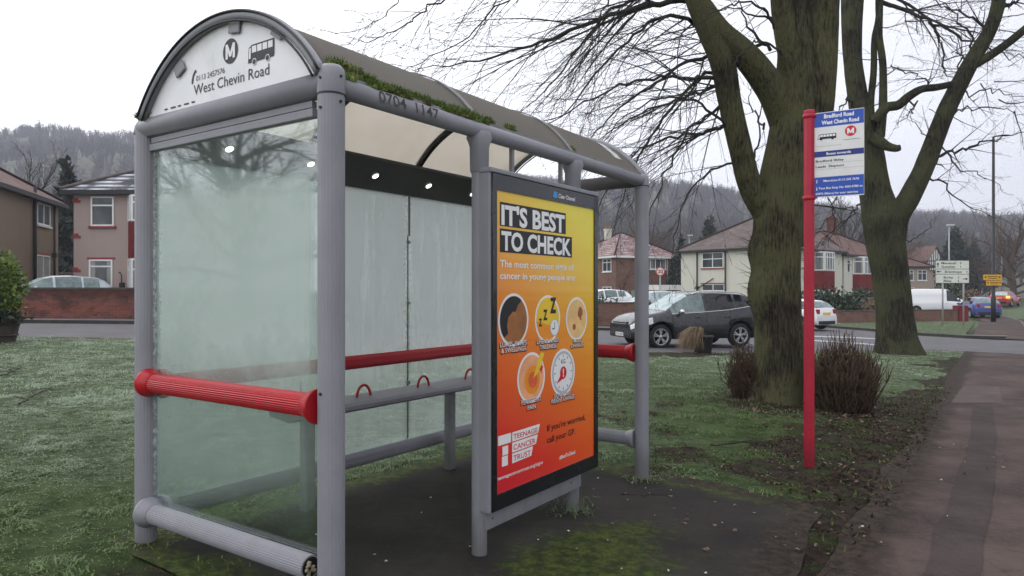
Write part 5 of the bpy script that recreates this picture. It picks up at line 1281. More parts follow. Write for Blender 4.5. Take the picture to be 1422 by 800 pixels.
def place(px, Y, rz, S, paint, label, name='parked_car', cat='car', dz=0, **k):
    c = on(px, Y, dz); t = thing(name, label, cat, tuple(c), rz, 'parked cars'); car(t, S, paint, **k); return t
whitep = carpaint('white_paint', (.74, .74, .76), .3); silverp = carpaint('silver_paint', (.40, .44, .47), .3, .7); bluep = carpaint('blue_paint', (.03, .055, .25), .3, .3); redcp = carpaint('red_paint', (.38, .012, .02), .3, .2); palep = carpaint('pale_car_paint', (.34, .37, .37), .3, .6)
place(1094, 34.6, R(122), HATCH, whitep, 'white hatchback seen from behind, parked past the red pole beside the low brick wall', glr=cgt)
place(70, 27.6, R(222), HATCH, silverp, 'frosted silver car behind the long brick wall in front of the pink house', gl=cgt, glw=cgf, dz=.12)
place(1357, 50, R(75), HATCH, bluep, 'blue hatchback parked beyond the white direction sign', glr=cgt)
tr_ = place(1396, 70, R(40), HATCH, redcp, 'red car with lit rear lamps driving away round the far bend', name='red_car', lights=redlit, dz=.0, glr=cgf)
m = MB(); m.box((-2.16, -.92, .78), (-2.0, -.62, 1.0), 0, None, .02); m.build('indicator', amber, tr_, uv=False)
place(832, 46, R(200), HATCH, whitep, 'white car with a frosted roof parked below the red brick house', glw=cgf, gl=cgt, dz=.35)
place(905, 38.5, R(195), HATCH, palep, 'pale frosted car half hidden behind the dark grey car', glw=cgf, gl=cgf, dz=.30)
VAN = dict(L=5.1, W=1.95, rw=.34, zs=.28, wx=(1.65, -1.45), roofw=.84,
           top=[(-2.55, .9), (-2.52, 1.85), (-2.4, 1.97), (-1, 2.02), (.6, 2.02), (.95, 1.96), (1.75, 1.28), (1.95, 1.18), (2.35, 1.0), (2.55, .75)],
           belt=[(-2.55, .88), (-2.5, 1.1), (0, 1.12), (1.2, 1.08), (1.9, 1.02), (2.3, .88), (2.55, .68)],
           side=[(.72, 1.7)], ws=(.97, 1.76), rs=(-2.53, -2.5), hl=2.1, tl=-2.42, mirror=(1.45, 1.25), seams=(.6, 1.55), handles=(.75,), hz=.95, grille=(.55, .75), pz=.6)
place(1293, 54, R(-8), VAN, whitep, 'white panel van parked beyond the low brick wall right of the forked tree', name='panel_van', cat='van')
# ================= houses
upvc = M('white_window_frame', (.72, .72, .72), .45, .06, 4); pane_d = glass_mat('window_glass', (.022, .028, .032), .08); pane_c = glass_mat('window_glass_curtained', (.04, .045, .05), .12, 0, .9)
redbrick = brick_mat('red_brick', (.20, .075, .055), (.13, .05, .04), (.12, .10, .09)); redtile = brick_mat('tile_hanging', (.24, .035, .035), (.17, .028, .028), (.09, .02, .02), None, .17, .11)
brownbrick = brick_mat('brown_brick', (.25, .125, .09), (.17, .085, .065), (.17, .15, .13))
oldbrick = brick_mat('sooty_brick', (.28, .082, .055), (.13, .048, .04), (.15, .13, .12), (.022, .020, .018), .24, .08, .62)
pinkr = render_mat('pink_pebbledash', (.38, .30, .275), (.27, .215, .20)); brownr = render_mat('brown_pebbledash', (.27, .205, .155), (.18, .135, .105)); creamr = render_mat('cream_render', (.62, .60, .53), (.46, .44, .38)); beiger = render_mat('beige_render', (.36, .29, .24), (.25, .2, .17))
tgrey = tile_mat('grey_roof_tiles', (.035, .038, .048), (.62, .64, .70), 1.0, .46, .34); tbrown = tile_mat('brown_roof_tiles', (.115, .085, .078), (.38, .36, .37), .25); tred = tile_mat('red_roof_tiles', (.18, .10, .095), (.52, .46, .48), .85, .36, .3); tdark = tile_mat('dark_roof_tiles', (.125, .062, .052), (.4, .34, .35), .22)
fasc = M('dark_fascia', (.018, .018, .02), .5, .2); redsill = M('red_painted_sill', (.24, .035, .04), .6, .2, 8); whitef = M('white_fascia', (.68, .68, .67), .5, .08)
def fm(face, Wd, D):   # wall face -> local frame: u along the wall seen from outside, v up, outward normal
    if face == 'f': return Vector((0, 0, 0)), Vector((1, 0, 0)), Vector((0, -1, 0))
    if face == 'l': return Vector((0, D, 0)), Vector((0, -1, 0)), Vector((-1, 0, 0))
    return Vector((Wd, 0, 0)), Vector((0, 1, 0)), Vector((1, 0, 0))
def obox(mb, O, X, Z, Nn, u0, u1, z0, z1, n0, n1, mi=0):
    P = [O+X*u+Z*z+Nn*q for q in (n0, n1) for u, z in ((u0, z0), (u1, z0), (u1, z1), (u0, z1))]
    mb.add(P, [(0, 1, 2, 3), (7, 6, 5, 4), (0, 4, 5, 1), (1, 5, 6, 2), (2, 6, 7, 3), (3, 7, 4, 0)], mi)
def window(root, O, X, Nn, u, z, w, h, cols=1, transom=.28, sill=None, lintel=None, pane=None, lead=False):
    Z = Vector((0, 0, 1)); f = MB(); t = .065; a = lambda *k: obox(f, O, X, Z, Nn, *k)
    a(u, u+w, z, z+t, .003, .055); a(u, u+w, z+h-t, z+h, .003, .055); a(u, u+t, z+t, z+h-t, .003, .055); a(u+w-t, u+w, z+t, z+h-t, .003, .055)
    for k in range(1, cols): x = u+w*k/cols; a(x-t*.5, x+t*.5, z+t, z+h-t, .003, .05)
    if transom: a(u+t, u+w-t, z+h*(1-transom)-t*.5, z+h*(1-transom)+t*.5, .003, .048)
    fo = f.build('window', upvc, root, uv=False)
    p = MB(); obox(p, O, X, Z, Nn, u+t*.7, u+w-t*.7, z+t*.7, z+h-t*.7, .002, .018); p.build('pane', pane or pane_d, fo, uv=False)
    for q, zz in ((sill, z-.09), (lintel, z+h+.005)):
        if q: s_ = MB(); obox(s_, O, X, Z, Nn, u-.1, u+w+.1, zz, zz+.085, -.01, .10 if q is sill else .03); s_.build('sill' if zz < z else 'lintel', q, fo, uv=False)
    return fo
def roof_mesh(Wd, D, ze, rh, ov=.35, kind='hip', hl=True, hr=True):
    mb = MB(); x0, x1, y0, y1 = -ov, Wd+ov, -ov, D+ov; ry = D/2; q = D/2
    rx0 = x0+q+ov if hl else x0; rx1 = x1-q-ov if hr else x1
    if kind == 'gable': rx0, rx1 = x0, x1
    if rx1 < rx0+.1: rx0 = rx1 = (rx0+rx1)/2; rx0 -= .05; rx1 += .05
    A, B, C_, D_, E, G_ = (x0, y0, ze), (x1, y0, ze), (x1, y1, ze), (x0, y1, ze), (rx0, ry, ze+rh), (rx1, ry, ze+rh)
    mb.add([A, B, C_, D_, E, G_], [(0, 1, 5, 4), (2, 3, 4, 5), (1, 2, 5), (3, 0, 4)])
    return mb, (E, G_, A, B, C_, D_)
def house(label, c, yaw, Wd, D, ze, rh, wall, rmat, base, kind='hip', hl=True, hr=True, cat='house', ridge=None, nm='house', fas=None):
    h = thing(nm, label, cat, (c[0], c[1], base), yaw)
    m = MB(); m.box((0, 0, -1.5), (Wd, D, ze))
    if kind == 'gable':
        for x in (0, Wd-.2): m.prism([(x, 0, ze), (x, D, ze), (x, D/2, ze+rh*D/(D+.7))], (.2, 0, 0))
    m.build('wall', wall, h)
    mb, K = roof_mesh(Wd, D, ze-.04, rh, .35, kind, hl, hr); ro = mb.build('roof', rmat, h)
    ro.modifiers.new('thickness', 'SOLIDIFY').thickness = .08
    m = MB(); E, G_, A, B, C_, D_ = K
    up = Vector((0, 0, .05)); r0 = .075
    m.tube([Vector(E)+up, Vector(G_)+up], r0, 8)
    if kind == 'hip':
        if hl: m.tube([Vector(A)+up, Vector(E)+up], r0, 8); m.tube([Vector(D_)+up, Vector(E)+up], r0, 8)
        if hr: m.tube([Vector(B)+up, Vector(G_)+up], r0, 8); m.tube([Vector(C_)+up, Vector(G_)+up], r0, 8)
    m.build('ridge', ridge or rmat, ro, uv=False)
    m = MB(); z0, z1 = ze-.24, ze-.06
    m.box((-.37, -.37, z0), (Wd+.37, -.30, z1)); m.box((-.37, D+.30, z0), (Wd+.37, D+.37, z1)); m.box((-.37, -.299, z0), (-.30, D+.299, z1)); m.box((Wd+.30, -.299, z0), (Wd+.37, D+.299, z1))
    m.box((-.30, -.30, z0+.02), (Wd+.30, D+.30, z0+.05)); m.build('gutter', fas or fasc, h, uv=False)
    return h
def pipe(h, O, X, Nn, u, z0, z1, r=.05, hopper=False):
    m = MB(); p = O+X*u+Nn*.09; m.tube([p+Vector((0, 0, z0)), p+Vector((0, 0, z1))], r, 8)
    if hopper: m.box((p.x-.1, p.y-.1, z0+hopper), (p.x+.1, p.y+.1, z0+hopper+.22))
    m.build('downpipe', fasc, h, uv=False)
def chimney(h, x, y, z0, z1, w=.9, d=.55, mat=None, pots=2):
    m = MB(); m.box((x-w/2, y-d/2, z0), (x+w/2, y+d/2, z1)); m.box((x-w/2-.06, y-d/2-.06, z1-.14), (x+w/2+.06, y+d/2+.06, z1-.02)); co = m.build('chimney', mat or redbrick, h)
    for k in range(pots):
        q = MB(); q.lathe([(.11, z1), (.13, z1+.05), (.10, z1+.35), (.13, z1+.4), (.001, z1+.39)], 10, (x-w/2+w*(k+.5)/pots, y, 0)); q.build('chimney_pot', M('clay_pot', (.30, .14, .09), .8), co, uv=False)
def bay(h, u0, u1, proj, ztop, zs1, zt0, zlo, cols=3, gm=None, hang=None):
    """two-storey bay: windows above and below a band of hung tiles"""
    w = u1-u0; pr = [(u0, 0), (u0+proj*.8, -proj), (u1-proj*.8, -proj), (u1, 0)]
    m = MB(); m.prism([(x, y, -1) for x, y in pr], (0, 0, ztop+1)); m.build('bay', creamr if gm is None else gm, h)
    m = MB(); e = .03; pr2 = [(u0-e, 0), (u0+proj*.8-e*.5, -proj-e), (u1-proj*.8+e*.5, -proj-e), (u1+e, 0)]
    m.prism([(x, y, zt0) for x, y in pr2], (0, 0, zs1-zt0)); m.build('tile_hanging', hang or redtile, h)
    for z0, z1 in ((zs1+.05, ztop-.03), (zlo, zt0-.05)):
        for (a, b), cc in (((pr[0], pr[1]), 1), ((pr[1], pr[2]), cols), ((pr[2], pr[3]), 1)):
            A = Vector((a[0], a[1], 0)); X = Vector((b[0]-a[0], b[1]-a[1], 0)); Ln = X.length; X.normalize(); Nn = X.cross(Vector((0, 0, 1)))
            window(h, A, X, Nn, .03, z0, Ln-.06, z1-z0, cc, .28, None, None, pane_c)
Zv = Vector((0, 0, 1))
# -- pink pebble-dashed house beyond the long wall
B0 = (-18.75, 30.0); hb = house('pink pebble-dashed house with a frosty grey tiled roof and red window sills', B0, 0, 8.2, 8, 5.28, 2.35, pinkr, tgrey, .55, ridge=M('ridge_tile', (.13, .11, .11), .8))
O, X, Nn = fm('f', 8.2, 8)
window(hb, O, X, Nn, .76, 3.72, .98, 1.26, 1, .30, redsill); window(hb, O, X, Nn, .68, .95, 1.0, 1.34, 1, .22, None, redsill, pane_c)
bay(hb, 2.36, 5.0, .38, 5.04, 3.86, 2.36, .7, 3, pinkr)
for z in (4.72, 3.2, 1.75):
    m = MB(); m.box((-.02, -.03, z), (.30, .05, z+.11)); m.box((-.02, -.03, z+.112), (.2, .05, z+.2)); m.build('quoin', redsill, hb, uv=False)
window(hb, O, X, Nn, 5.9, 3.72, 1.2, 1.26, 2, .30, redsill); window(hb, O, X, Nn, 5.9, .95, 1.2, 1.34, 2, .22, redsill)
chimney(hb, 4.3, 4.4, 6.8, 8.9)
m = MB(); m.box((2.02, -.16, 1.1), (2.2, -.003, 1.3), 0, None, .02); m.tube([(2.1, -.1, 1.28), (2.1, -.1, 1.65), (2.1, -.22, 1.75), (2.1, -.3, 1.7)], .02, 6); m.build('lantern', fasc, hb, uv=False)
# -- brown house at the left edge
ya = R(15.7); xa = Vector((cos(ya), sin(ya))); Nc = Vector((-20.35, 27.1)); Wa, Da = 7.5, 8.0; a0 = Nc-xa*Wa
ha = house('brown pebble-dashed house at the left edge with dark red roof and black downpipes', a0, ya, Wa, Da, 5.32, 2.5, brownr, tdark, .52)
O, X, Nn = fm('r', Wa, Da)
window(ha, O, X, Nn, 5.15, 4.05, 1.65, 1.0, 2, 0, whitef); window(ha, O, X, Nn, 5.05, 1.5, 1.7, 1.15, 2, 0, None, redsill, pane_c); pass
pipe(ha, O, X, Nn, 4.75, 0, 5.7, .075); pipe(ha, O, X, Nn, 7.2, 0, 5.1, .05, 2.6)
chimney(ha, 4, 4, 7, 9.0)
# -- red brick semi behind the parked cars
yc = R(25); hc = house('red brick house with a frosted pink hipped roof behind the shelter post', (9.75, 66), yc, 7.2, 9, 5.12, 2.6, brownbrick, tred, -.25, ridge=tdark, fas=whitef)
O, X, Nn = fm('f', 7.2, 9)
window(hc, O, X, Nn, 3.9, 3.85, 1.9, 1.0, 3, 0, whitef, None, pane_c); m = MB()
obox(m, O, X, Zv, Nn, 3.75, 4.75, 0, 2.35, .003, .06); dd = m.build('door_frame', upvc, hc, uv=False); m = MB(); obox(m, O, X, Zv, Nn, 3.95, 4.55, .05, 2.0, .055, .075); m.build('door', M('maroon_door', (.10, .03, .03), .5), dd, uv=False)
teal = M('pale_teal_board', (.22, .33, .31), .5, .12, 3)
for u0, u1 in ((.2, 1.4), (1.75, 2.6)):
    m = MB(); obox(m, O, X, Zv, Nn, u0, u1, .4, 1.8, .003, .05); m.build('shutter', teal, hc, uv=False)
pipe(hc, O, X, Nn, 6.1, 0, 5.0, .05); m = MB(); obox(m, O, X, Zv, Nn, 5.95, 6.02, .2, 4.9, .003, .05); m.build('downpipe', whitef, hc, uv=False)
O, X, Nn = fm('l', 7.2, 9)
for u in (1.2, 4.2, 6.8): window(hc, O, X, Nn, u, 3.6, 1.5, 1.25, 2, .3, whitef); window(hc, O, X, Nn, u, .9, 1.5, 1.25, 2, .3, whitef)
chimney(hc, 2.6, 5.4, 7.0, 8.1, .6, .45, creamr, 2)
# -- cream semis with red hung bays
yd = R(40); D0 = (19.6, 52.5); hd = house('cream rendered house with a brown hipped roof, beside the mossy trunk', D0, yd, 11, 8.4, 5.28, 2.7, creamr, tbrown, -.40, hr=False)
O, X, Nn = fm('l', 11, 8.4)      # u runs from the rear to the front
window(hd, O, X, Nn, 8.4-6.3, 3.75, 2.0, 1.25, 2, .42, redsill, redsill); window(hd, O, X, Nn, 8.4-6.3, 1.2, 2.1, 1.25, 2, .42, redsill, redsill)
pipe(hd, O, X, Nn, 8.4-6.75, 0, 5.1, .06, 2.05); pipe(hd, O, X, Nn, 8.4-4.1, 0, 5.5, .06)
m = MB(); m.tube([O+X*(8.4-6.7)+Nn*.1+Zv*2.1, O+X*(8.4-5.2)+Nn*.1+Zv*2.9], .04, 6); m.build('waste_pipe', fasc, hd, uv=False)
bay(hd, 5.9, 8.7, .7, 5.06, 3.5, 2.0, .6, 4); chimney(hd, 5.2, 4.2, 6.8, 9.0); O, X, Nn = fm('f', 11, 8.4); window(hd, O, X, Nn, 1.5, 3.6, 1.5, 1.3, 2, .3, redsill); pipe(hd, O, X, Nn, 9.3, 0, 5.1, .05)
q = Vector(D0)+Vector((cos(yd), sin(yd)))*11.4; he = house('cream rendered house with red hung bay, just left of the forked tree trunk', q, yd, 10.5, 8.0, 5.10, 2.4, creamr, tdark, -.42, hl=True)
bay(he, 1.6, 5.4, .7, 4.9, 3.35, 1.9, .6, 4); chimney(he, 6.2, 4.0, 6.6, 8.9); O, X, Nn = fm('f', 10.5, 8); window(he, O, X, Nn, .45, 3.5, .6, 1.1, 1, .3, None); window(he, O, X, Nn, 7, 3.5, 1.5, 1.2, 2, .3, None)
# -- beige house and timbered house farther up the main road
h4 = house('beige rendered house with a dark roof behind the white van', (43.8, 86), R(12), 8.6, 8, 4.7, 2.3, beiger, tdark, -.1)
O, X, Nn = fm('f', 8.6, 8); window(h4, O, X, Nn, 5.2, 2.9, 1.1, 1.3, 2, .3, whitef); window(h4, O, X, Nn, 6.9, 2.9, 1.3, 1.3, 2, .3, whitef); window(h4, O, X, Nn, 2.2, 2.9, 1.3, 1.3, 2, .3, whitef); window(h4, O, X, Nn, 5.2, .8, 1.2, 1.2, 2, .3, whitef)
h5 = house('mock timbered gabled house standing high above the white direction sign', (64, 120), R(8), 10.2, 9, 6.5, 3.0, beiger, tdark, .1, 'gable')
O, X, Nn = fm('f', 10.2, 9); m = MB()
obox(m, O, X, Zv, Nn, .2, 7.6, 5.6, 6.28, .003, .03); w_ = m.build('render_band', whitef, h5, uv=False)
m = MB(); pg = [(7.6, -.5, 5.0), (10.3, -.5, 5.0), (10.3, -.5, 6.6), (8.95, -.5, 8.8), (7.6, -.5, 6.6)]; m.prism(pg, (0, .5, 0)); gg = m.build('gable', whitef, h5, uv=False)
m = MB()
for k in range(7): x = 7.7+k*.4; hgt = 6.6+2.2*(1-abs(x-8.95)/1.35); m.box((x, -.55, 5.0), (x+.12, -.50, max(6.0, hgt-.05)))
m.box((7.6, -.555, 5.6), (10.3, -.551, 5.75)); m.box((7.6, -.555, 6.5), (10.3, -.551, 6.65)); m.build('timbers', fasc, gg, uv=False)
m = MB()
for s in (-1, 1): m.prism([(8.95, -.8, 9.0), (8.95+s*1.75, -.8, 6.45), (8.95+s*1.75, -.8, 6.6), (8.95, -.8, 9.2)], (0, 3.5, 0))
m.build('gable_roof', tdark, h5)
window(h5, *fm('f', 10.2, 9)[:1], X, Nn, 1.4, 3.4, 1.6, 1.3, 2, .3, None)
# -- flat-roofed garage between the brick house and the cream house
g = thing('garage', 'low flat-roofed garage with a white fascia between the brick house and the cream house', 'garage', tuple(on(916, 60)), R(5))
m = MB(); m.box((0, 0, -1), (3.1, 5, 1.75)); m.build('wall', brownbrick, g); m = MB(); m.box((-.12, -.12, 1.75), (3.2, 5.1, 2.2)); m.build('fascia', whitef, g, uv=False)
m = MB(); m.box((.35, -.03, 0), (1.5, -.003, 1.65)); m.build('door', M('garage_door', (.04, .03, .028), .6), g, uv=False); m = MB(); m.box((1.75, -.03, .6), (2.8, -.003, 1.5)); m.build('window', pane_d, g, uv=False)
# -- garden shed between the two left houses
g = thing('garden_shed', 'glazed garden shed in the gap between the brown and the pink houses', 'shed', (at(92, 380, 40).x-.9, 40, .55), 0)
m = MB(); m.box((-.4, 0, -.5), (2.4, 2.2, 1.9)); m.box((-.5, -.1, 1.9), (2.5, 2.3, 2.0)); m.build('wall', M('shed_wood', (.12, .10, .085), .9, .3), g)
for x in (.0, .75, 1.5): 
    m = MB(); m.box((x, -.03, .7), (x+.62, -.003, 1.75)); f_ = m.build('window', pane_c, g, uv=False)
m = MB(); m.prism([(.2, -1.2, -.5), (2.3, -1.2, -.5), (2.3, -1.2, .75), (1.9, -1.2, .75)], (0, .08, 0)); m.build('gate', redsill, g, uv=False)
# ================= garden walls
cope = M('coping_stone', (.075, .065, .06), .9, .3, 5, 0, .3, grime=(.05, .05, .04))
def gwall(label, pts, h, mat, t=.23, copt=.07, level=None, pier=None):
    c = pts[0]; o = thing('garden_wall', label, 'wall', (c[0], c[1], gz(*c)), 0); m = MB(); k = MB(); P = dense(pts, 1.2)
    for a, b in zip(P, P[1:]):
        d = Vector((b[0]-a[0], b[1]-a[1], 0)).normalized(); s = Vector((-d.y, d.x, 0))*t/2; base = Vector((c[0], c[1], gz(*c)))
        za = (level if level is not None else gz(*a)+h)-base.z; zb = (level if level is not None else gz(*b)+h)-base.z
        A = Vector((a[0]-c[0], a[1]-c[1], 0)); B = Vector((b[0]-c[0], b[1]-c[1], 0))
        vs = [A-s-Zv, B-s-Zv, B+s-Zv, A+s-Zv, A-s+Zv*za, B-s+Zv*zb, B+s+Zv*zb, A+s+Zv*za]; m.add(vs, [(0, 1, 5, 4), (2, 3, 7, 6), (4, 5, 6, 7), (1, 2, 6, 5), (3, 0, 4, 7)])
        s2 = s*1.18; k.add([A-s2+Zv*za, B-s2+Zv*zb, B+s2+Zv*zb, A+s2+Zv*za, A-s2+Zv*(za+copt), B-s2+Zv*(zb+copt), B+s2+Zv*(zb+copt), A+s2+Zv*(za+copt)], [(0, 1, 5, 4), (2, 3, 7, 6), (4, 5, 6, 7), (1, 2, 6, 5), (3, 0, 4, 7), (0, 3, 2, 1)])
    bm_ = m.build('brickwork', mat, o); k.build('coping', cope, o)
    if pier:
        q = MB(); p = pts[-1]; x, y = p[0]-c[0], p[1]-c[1]; z = gz(*p)-gz(*c); q.box((x-.3, y-.3, z-.5), (x+.3, y+.3, z+pier)); q.build('pier', redpaint, o)
    return o
redpaint = brick_mat('red_painted_brick', (.26, .035, .045), (.22, .03, .04), (.15, .03, .03))
gwall('long sooty brick garden wall across the road in front of the pink house', [(-40, 21.2), (-24, 23.4), (-16, 24.9), (-11, 25.8), (-6, 27.6)], 1.02, oldbrick, level=1.55)
gwall('brown brick garden wall behind the dark grey car', [(-2, 29.6), (2, 31.4), (6.6, 33.7)], 1.0, brownbrick, level=.90)
gwall('low red brick garden wall with a painted end pier behind the frosty verge', [(18.2, 40.3), (22, 41.6), (28.0, 43.8)], .68, brownbrick, pier=.98)
# ================= hills and woods
RIDGE = [(-700, 215), (-200, 180), (0, 170), (70, 163), (190, 168), (480, 200), (700, 232), (830, 243), (1040, 246), (1140, 262), (1230, 276), (1320, 284), (1422, 296), (1700, 318), (2300, 350)]
def ridge_z(px, Y=620.0): return (CY-float(np.interp(px, [r[0] for r in RIDGE], [r[1] for r in RIDGE])))/F*Y
def hill_z(x, y):
    if y <= 130: return gz(x, y)
    px = CX+F*x/y; t = min(1, (y-130)/490)
    s = t*t*(3-2*t)*.75+t*.25
    rz = ridge_z(px)*.945-15
    b = (float(fbm(x*.008+3, y*.008+1, 4))-.47)*60*t*(1-.55*t)
    return gz(x, y)*(1-t)+rz*s+b-(max(0, y-620)*.05)
hg, nt = newmat('hillside'); n = N(nt); co = n('TexCoord').outputs['Object']
c = n.mix(n.ss(n.noise(co, .012, 6, .6), .4, .62), (.060, .052, .040), (.085, .095, .050)); n.out(n.bsdf(c, .95))
rows = []; ys = [118, 130]+list(np.arange(145, 640, 15))+[660, 700, 760, 840, 930]; ks = np.linspace(-1.25, 1.35, 105)
V = []; 
for y in ys:
    for k in ks:
        x = max(-935, min(935, k*y)); V.append((x, y, hill_z(x, y)-(.6 if y < 125 else 0)))
nk = len(ks); Fc = [(i*nk+j, i*nk+j+1, (i+1)*nk+j+1, (i+1)*nk+j) for i in range(len(ys)-1) for j in range(nk-1)]
ho = npmesh('hills', V, Fc, hg, sm=True); ho['kind'] = 'structure'
wr_ = np.random.default_rng(21)
def wood(num, y0, y1, hmin, hmax, nb, wid, pxr, clear):
    tris = []; cnt = 0
    while cnt < num:
        y = sqrt(wr_.uniform(y0*y0, y1*y1)); px = wr_.uniform(*pxr); x = (px-CX)/F*y
        cnt += 1
        if clear(px, y, x): continue
        z = hill_z(x, y); h = wr_.uniform(hmin, hmax); rr = h*wr_.uniform(.28, .42)
        dense_ = nb
        a = wr_.uniform(0, 6.28, dense_); f = wr_.uniform(.12, .6, dense_); ra = np.sqrt(wr_.random(dense_))*rr
        e = np.stack([x+np.cos(a)*ra, y+np.sin(a)*ra, z+h*(.55+.45*np.sqrt(np.clip(1-(ra/rr)**2, 0, 1))*wr_.uniform(.6, 1.05, dense_))-h*.15*(ra/rr)], 1)
        b = np.stack([x+np.cos(a)*ra*.25, y+np.sin(a)*ra*.25, z+h*f], 1)
        b[:3, :2] = (x, y); b[:3, 2] = z-.5; e[:3, :2] = e[:3, :2]*.3+np.array([x, y])*.7
        w_ = wid*wr_.uniform(.5, 1.5, dense_); w_[:3] *= 2.2
        th = wr_.uniform(0, 3.14, dense_); wv = np.stack([np.cos(th)*w_*.5, np.sin(th)*w_*.5*.6, np.zeros(dense_)], 1)
        tris.append(np.stack([b-wv, b+wv, e], 1))
        # twig haze: short splayed slivers round the branch ends
        m2 = dense_; i2 = wr_.integers(0, dense_, m2); s2 = b[i2]+(e[i2]-b[i2])*wr_.uniform(.45, 1, (m2, 1)); d2 = wr_.normal(0, 1, (m2, 3)); e2 = s2+d2*h*.075
        wv2 = np.cross(d2, wr_.normal(size=(m2, 3))); wv2 /= np.linalg.norm(wv2, axis=1)[:, None]+1e-6; wv2 *= wid*.35
        tris.append(np.stack([s2-wv2, s2+wv2, e2], 1))
    return np.concatenate(tris).reshape(-1, 3)
wm_, nt = newmat('bare_wood'); n = N(nt); co = n('TexCoord').outputs['Object']; rn = n('NewGeometry').outputs['Random Per Island']
c = n.mix(n.ss(n.noise(co, .015, 4), .38, .62), (.052, .042, .036), (.085, .062, .045)); c = n.mix(n.ss(rn, 0, 1), sc((.05, .04, .036), .8), c)
c = n.mix(n.math('MULTIPLY', n.ss(n.noise(co, .035, 3), .58, .68), .7), c, (.045, .055, .035)); n.out(n.bsdf(c, .95))
vis = lambda px: (px < 230 or px > 640)
clr_far = lambda px, y, x: (not vis(px)) or abs(x) > 900
def clr_near(px, y, x):
    return (not vis(px)) or (x > 40 and y < 175 and px > 1330) or (px < 230 and y < 120)
tv = [wood(6500, 260, 645, 8, 14, 22, .55, (-260, 1700), clr_far), wood(460, 120, 260, 8, 15, 60, .26, (-160, 1600), clr_near)]
tv = np.concatenate(tv); wo = npmesh('bare_woodland', tv, np.arange(len(tv)).reshape(-1, 3), wm_); tag(wo, 'misty bare winter woodland covering the hillside behind the houses', 'woodland', kind='stuff')
# ---- trees one can tell apart behind the houses
T_far = M('far_twigs', (.050, .042, .038), .95, .25, .5)
def midtree(px, Y, h, wdt, seed, label, mat=T_far, z=None, group='bare trees behind the houses'):
    global TR
    TR = random.Random(seed); c = on(px, Y); t = thing('bare_tree', label, 'tree', (c.x, c.y, c.z if z is None else z), 0, group); C = Crown(); tr = MB(); O = Vector((0, 0, 0))
    tp = [O-Zv*.5, O+Zv*h*.18+rv(.1), O+Zv*h*.35+rv(.2), O+Zv*h*.55+rv(.3)]; tr.tube(crom(tp, 3), crom1([h*.032, h*.026, h*.022, h*.012], 3), 8, 0, False); tr.build('trunk', T_far if mat is T_far else mat, t, uv=False)
    for k in range(int(9+wdt)):
        a = 2.4*k+TR.uniform(-.4, .4); f = .2+.8*(k/(9+wdt)); p = tp[0].lerp(tp[3], min(1, f)); up = TR.uniform(.5, 1.3)*(.5+f)
        C.grow(p, Vector((cos(a)*wdt/h*2, sin(a)*wdt/h*2, up)), h*TR.uniform(.38, .55), h*.012, 2, -.02, .10, h*.0016)
    C.big.v += [] ; C.big.f += []
    o_ = len(C.fine.v); C.fine.add(C.big.v, C.big.f, 0, True); C.fine.build('crown', mat, t, fixn=False, uv=False); return t
midtree(22, 52, 11.5, 5.5, 31, 'broad bare tree rising behind the brown house roof at the left edge')
midtree(135, 62, 11, 5, 32, 'bare grey tree between the two left houses, behind the pink one')
midtree(185, 70, 12, 5, 33, 'tall bare tree just left of the shelter post, behind the tiled roof')
brn = M('beech_twigs', (.085, .055, .038), .95, .3, .6)
midtree(1408, 84, 13, 6, 34, 'brown twiggy tree at the right edge beyond the bend', brn)
midtree(1360, 98, 10, 6, 35, 'low bushy bare tree behind the yellow sign', T_far)
midtree(1085, 84, 12, 5, 36, 'bare tree behind the cream house, right of the big mossy trunk')
midtree(1180, 92, 14, 6, 37, 'bare tree rising behind the cream roofs left of the forked tree')
midtree(895, 100, 13, 6, 38, 'bare brown tree behind the red brick house', brn)
midtree(1240, 110, 13, 6, 39, 'bare tree behind the forked trunk', brn)
midtree(CX-29*F/3.6, 3.6, 11.5, 7, 40, 'bare tree left of the shelter, mirrored in its end pane', limbm, gz(-29, 3.6))
# ---- conifers
def leafball(mb, c, r, num, s, seed, jit=.25, cone=0):
    q = np.random.default_rng(seed)
    for _ in range(num):
        v = q.normal(size=3); v /= np.linalg.norm(v); rad = (q.random()**.33)*(1+q.normal()*jit*.5)
        lump = .78+.44*float(vn(v[0]*2.2+seed+5, v[1]*2.2+v[2]*1.7+9)); p = v*rad*lump
        if cone: p[:2] *= max(.06, (1-p[2])*.5)**.9*1.25
        P = Vector((c[0]+p[0]*r[0], c[1]+p[1]*r[1], c[2]+p[2]*r[2])); a = Vector(q.normal(size=3)); a = (a+Vector(v)*.8).normalized(); b = a.cross(Vector(q.normal(size=3))).normalized(); k = s*q.uniform(.6, 1.4)
        mb.add([P-b*k*.35, P+a*k*.5+b*k*.05-b*k*.4, P+a*k*1.2, P+a*k*.5+b*k*.35], [(0, 1, 2, 3)])
def leafm(name, a, b, c_=None):
    m, nt = newmat(name); n = N(nt); rn = n('NewGeometry').outputs['Random Per Island']; co = n('TexCoord').outputs['Object']
    c = n.mix(rn, a, b); c = n.mix(n.math('MULTIPLY', n.ss(n.noise(co, 1.4, 4), .45, .65), .6), c, c_ or sc(a, .7)); n.out(n.bsdf(c, .65)); return m
darkc = leafm('conifer_needles', (.010, .020, .014), (.028, .045, .028)); limec = leafm('golden_conifer', (.045, .09, .014), (.20, .27, .040), (.07, .12, .022)); evg = leafm('evergreen_leaves', (.012, .026, .012), (.045, .075, .030)); drybush = leafm('dry_leaves', (.10, .06, .035), (.22, .15, .09))
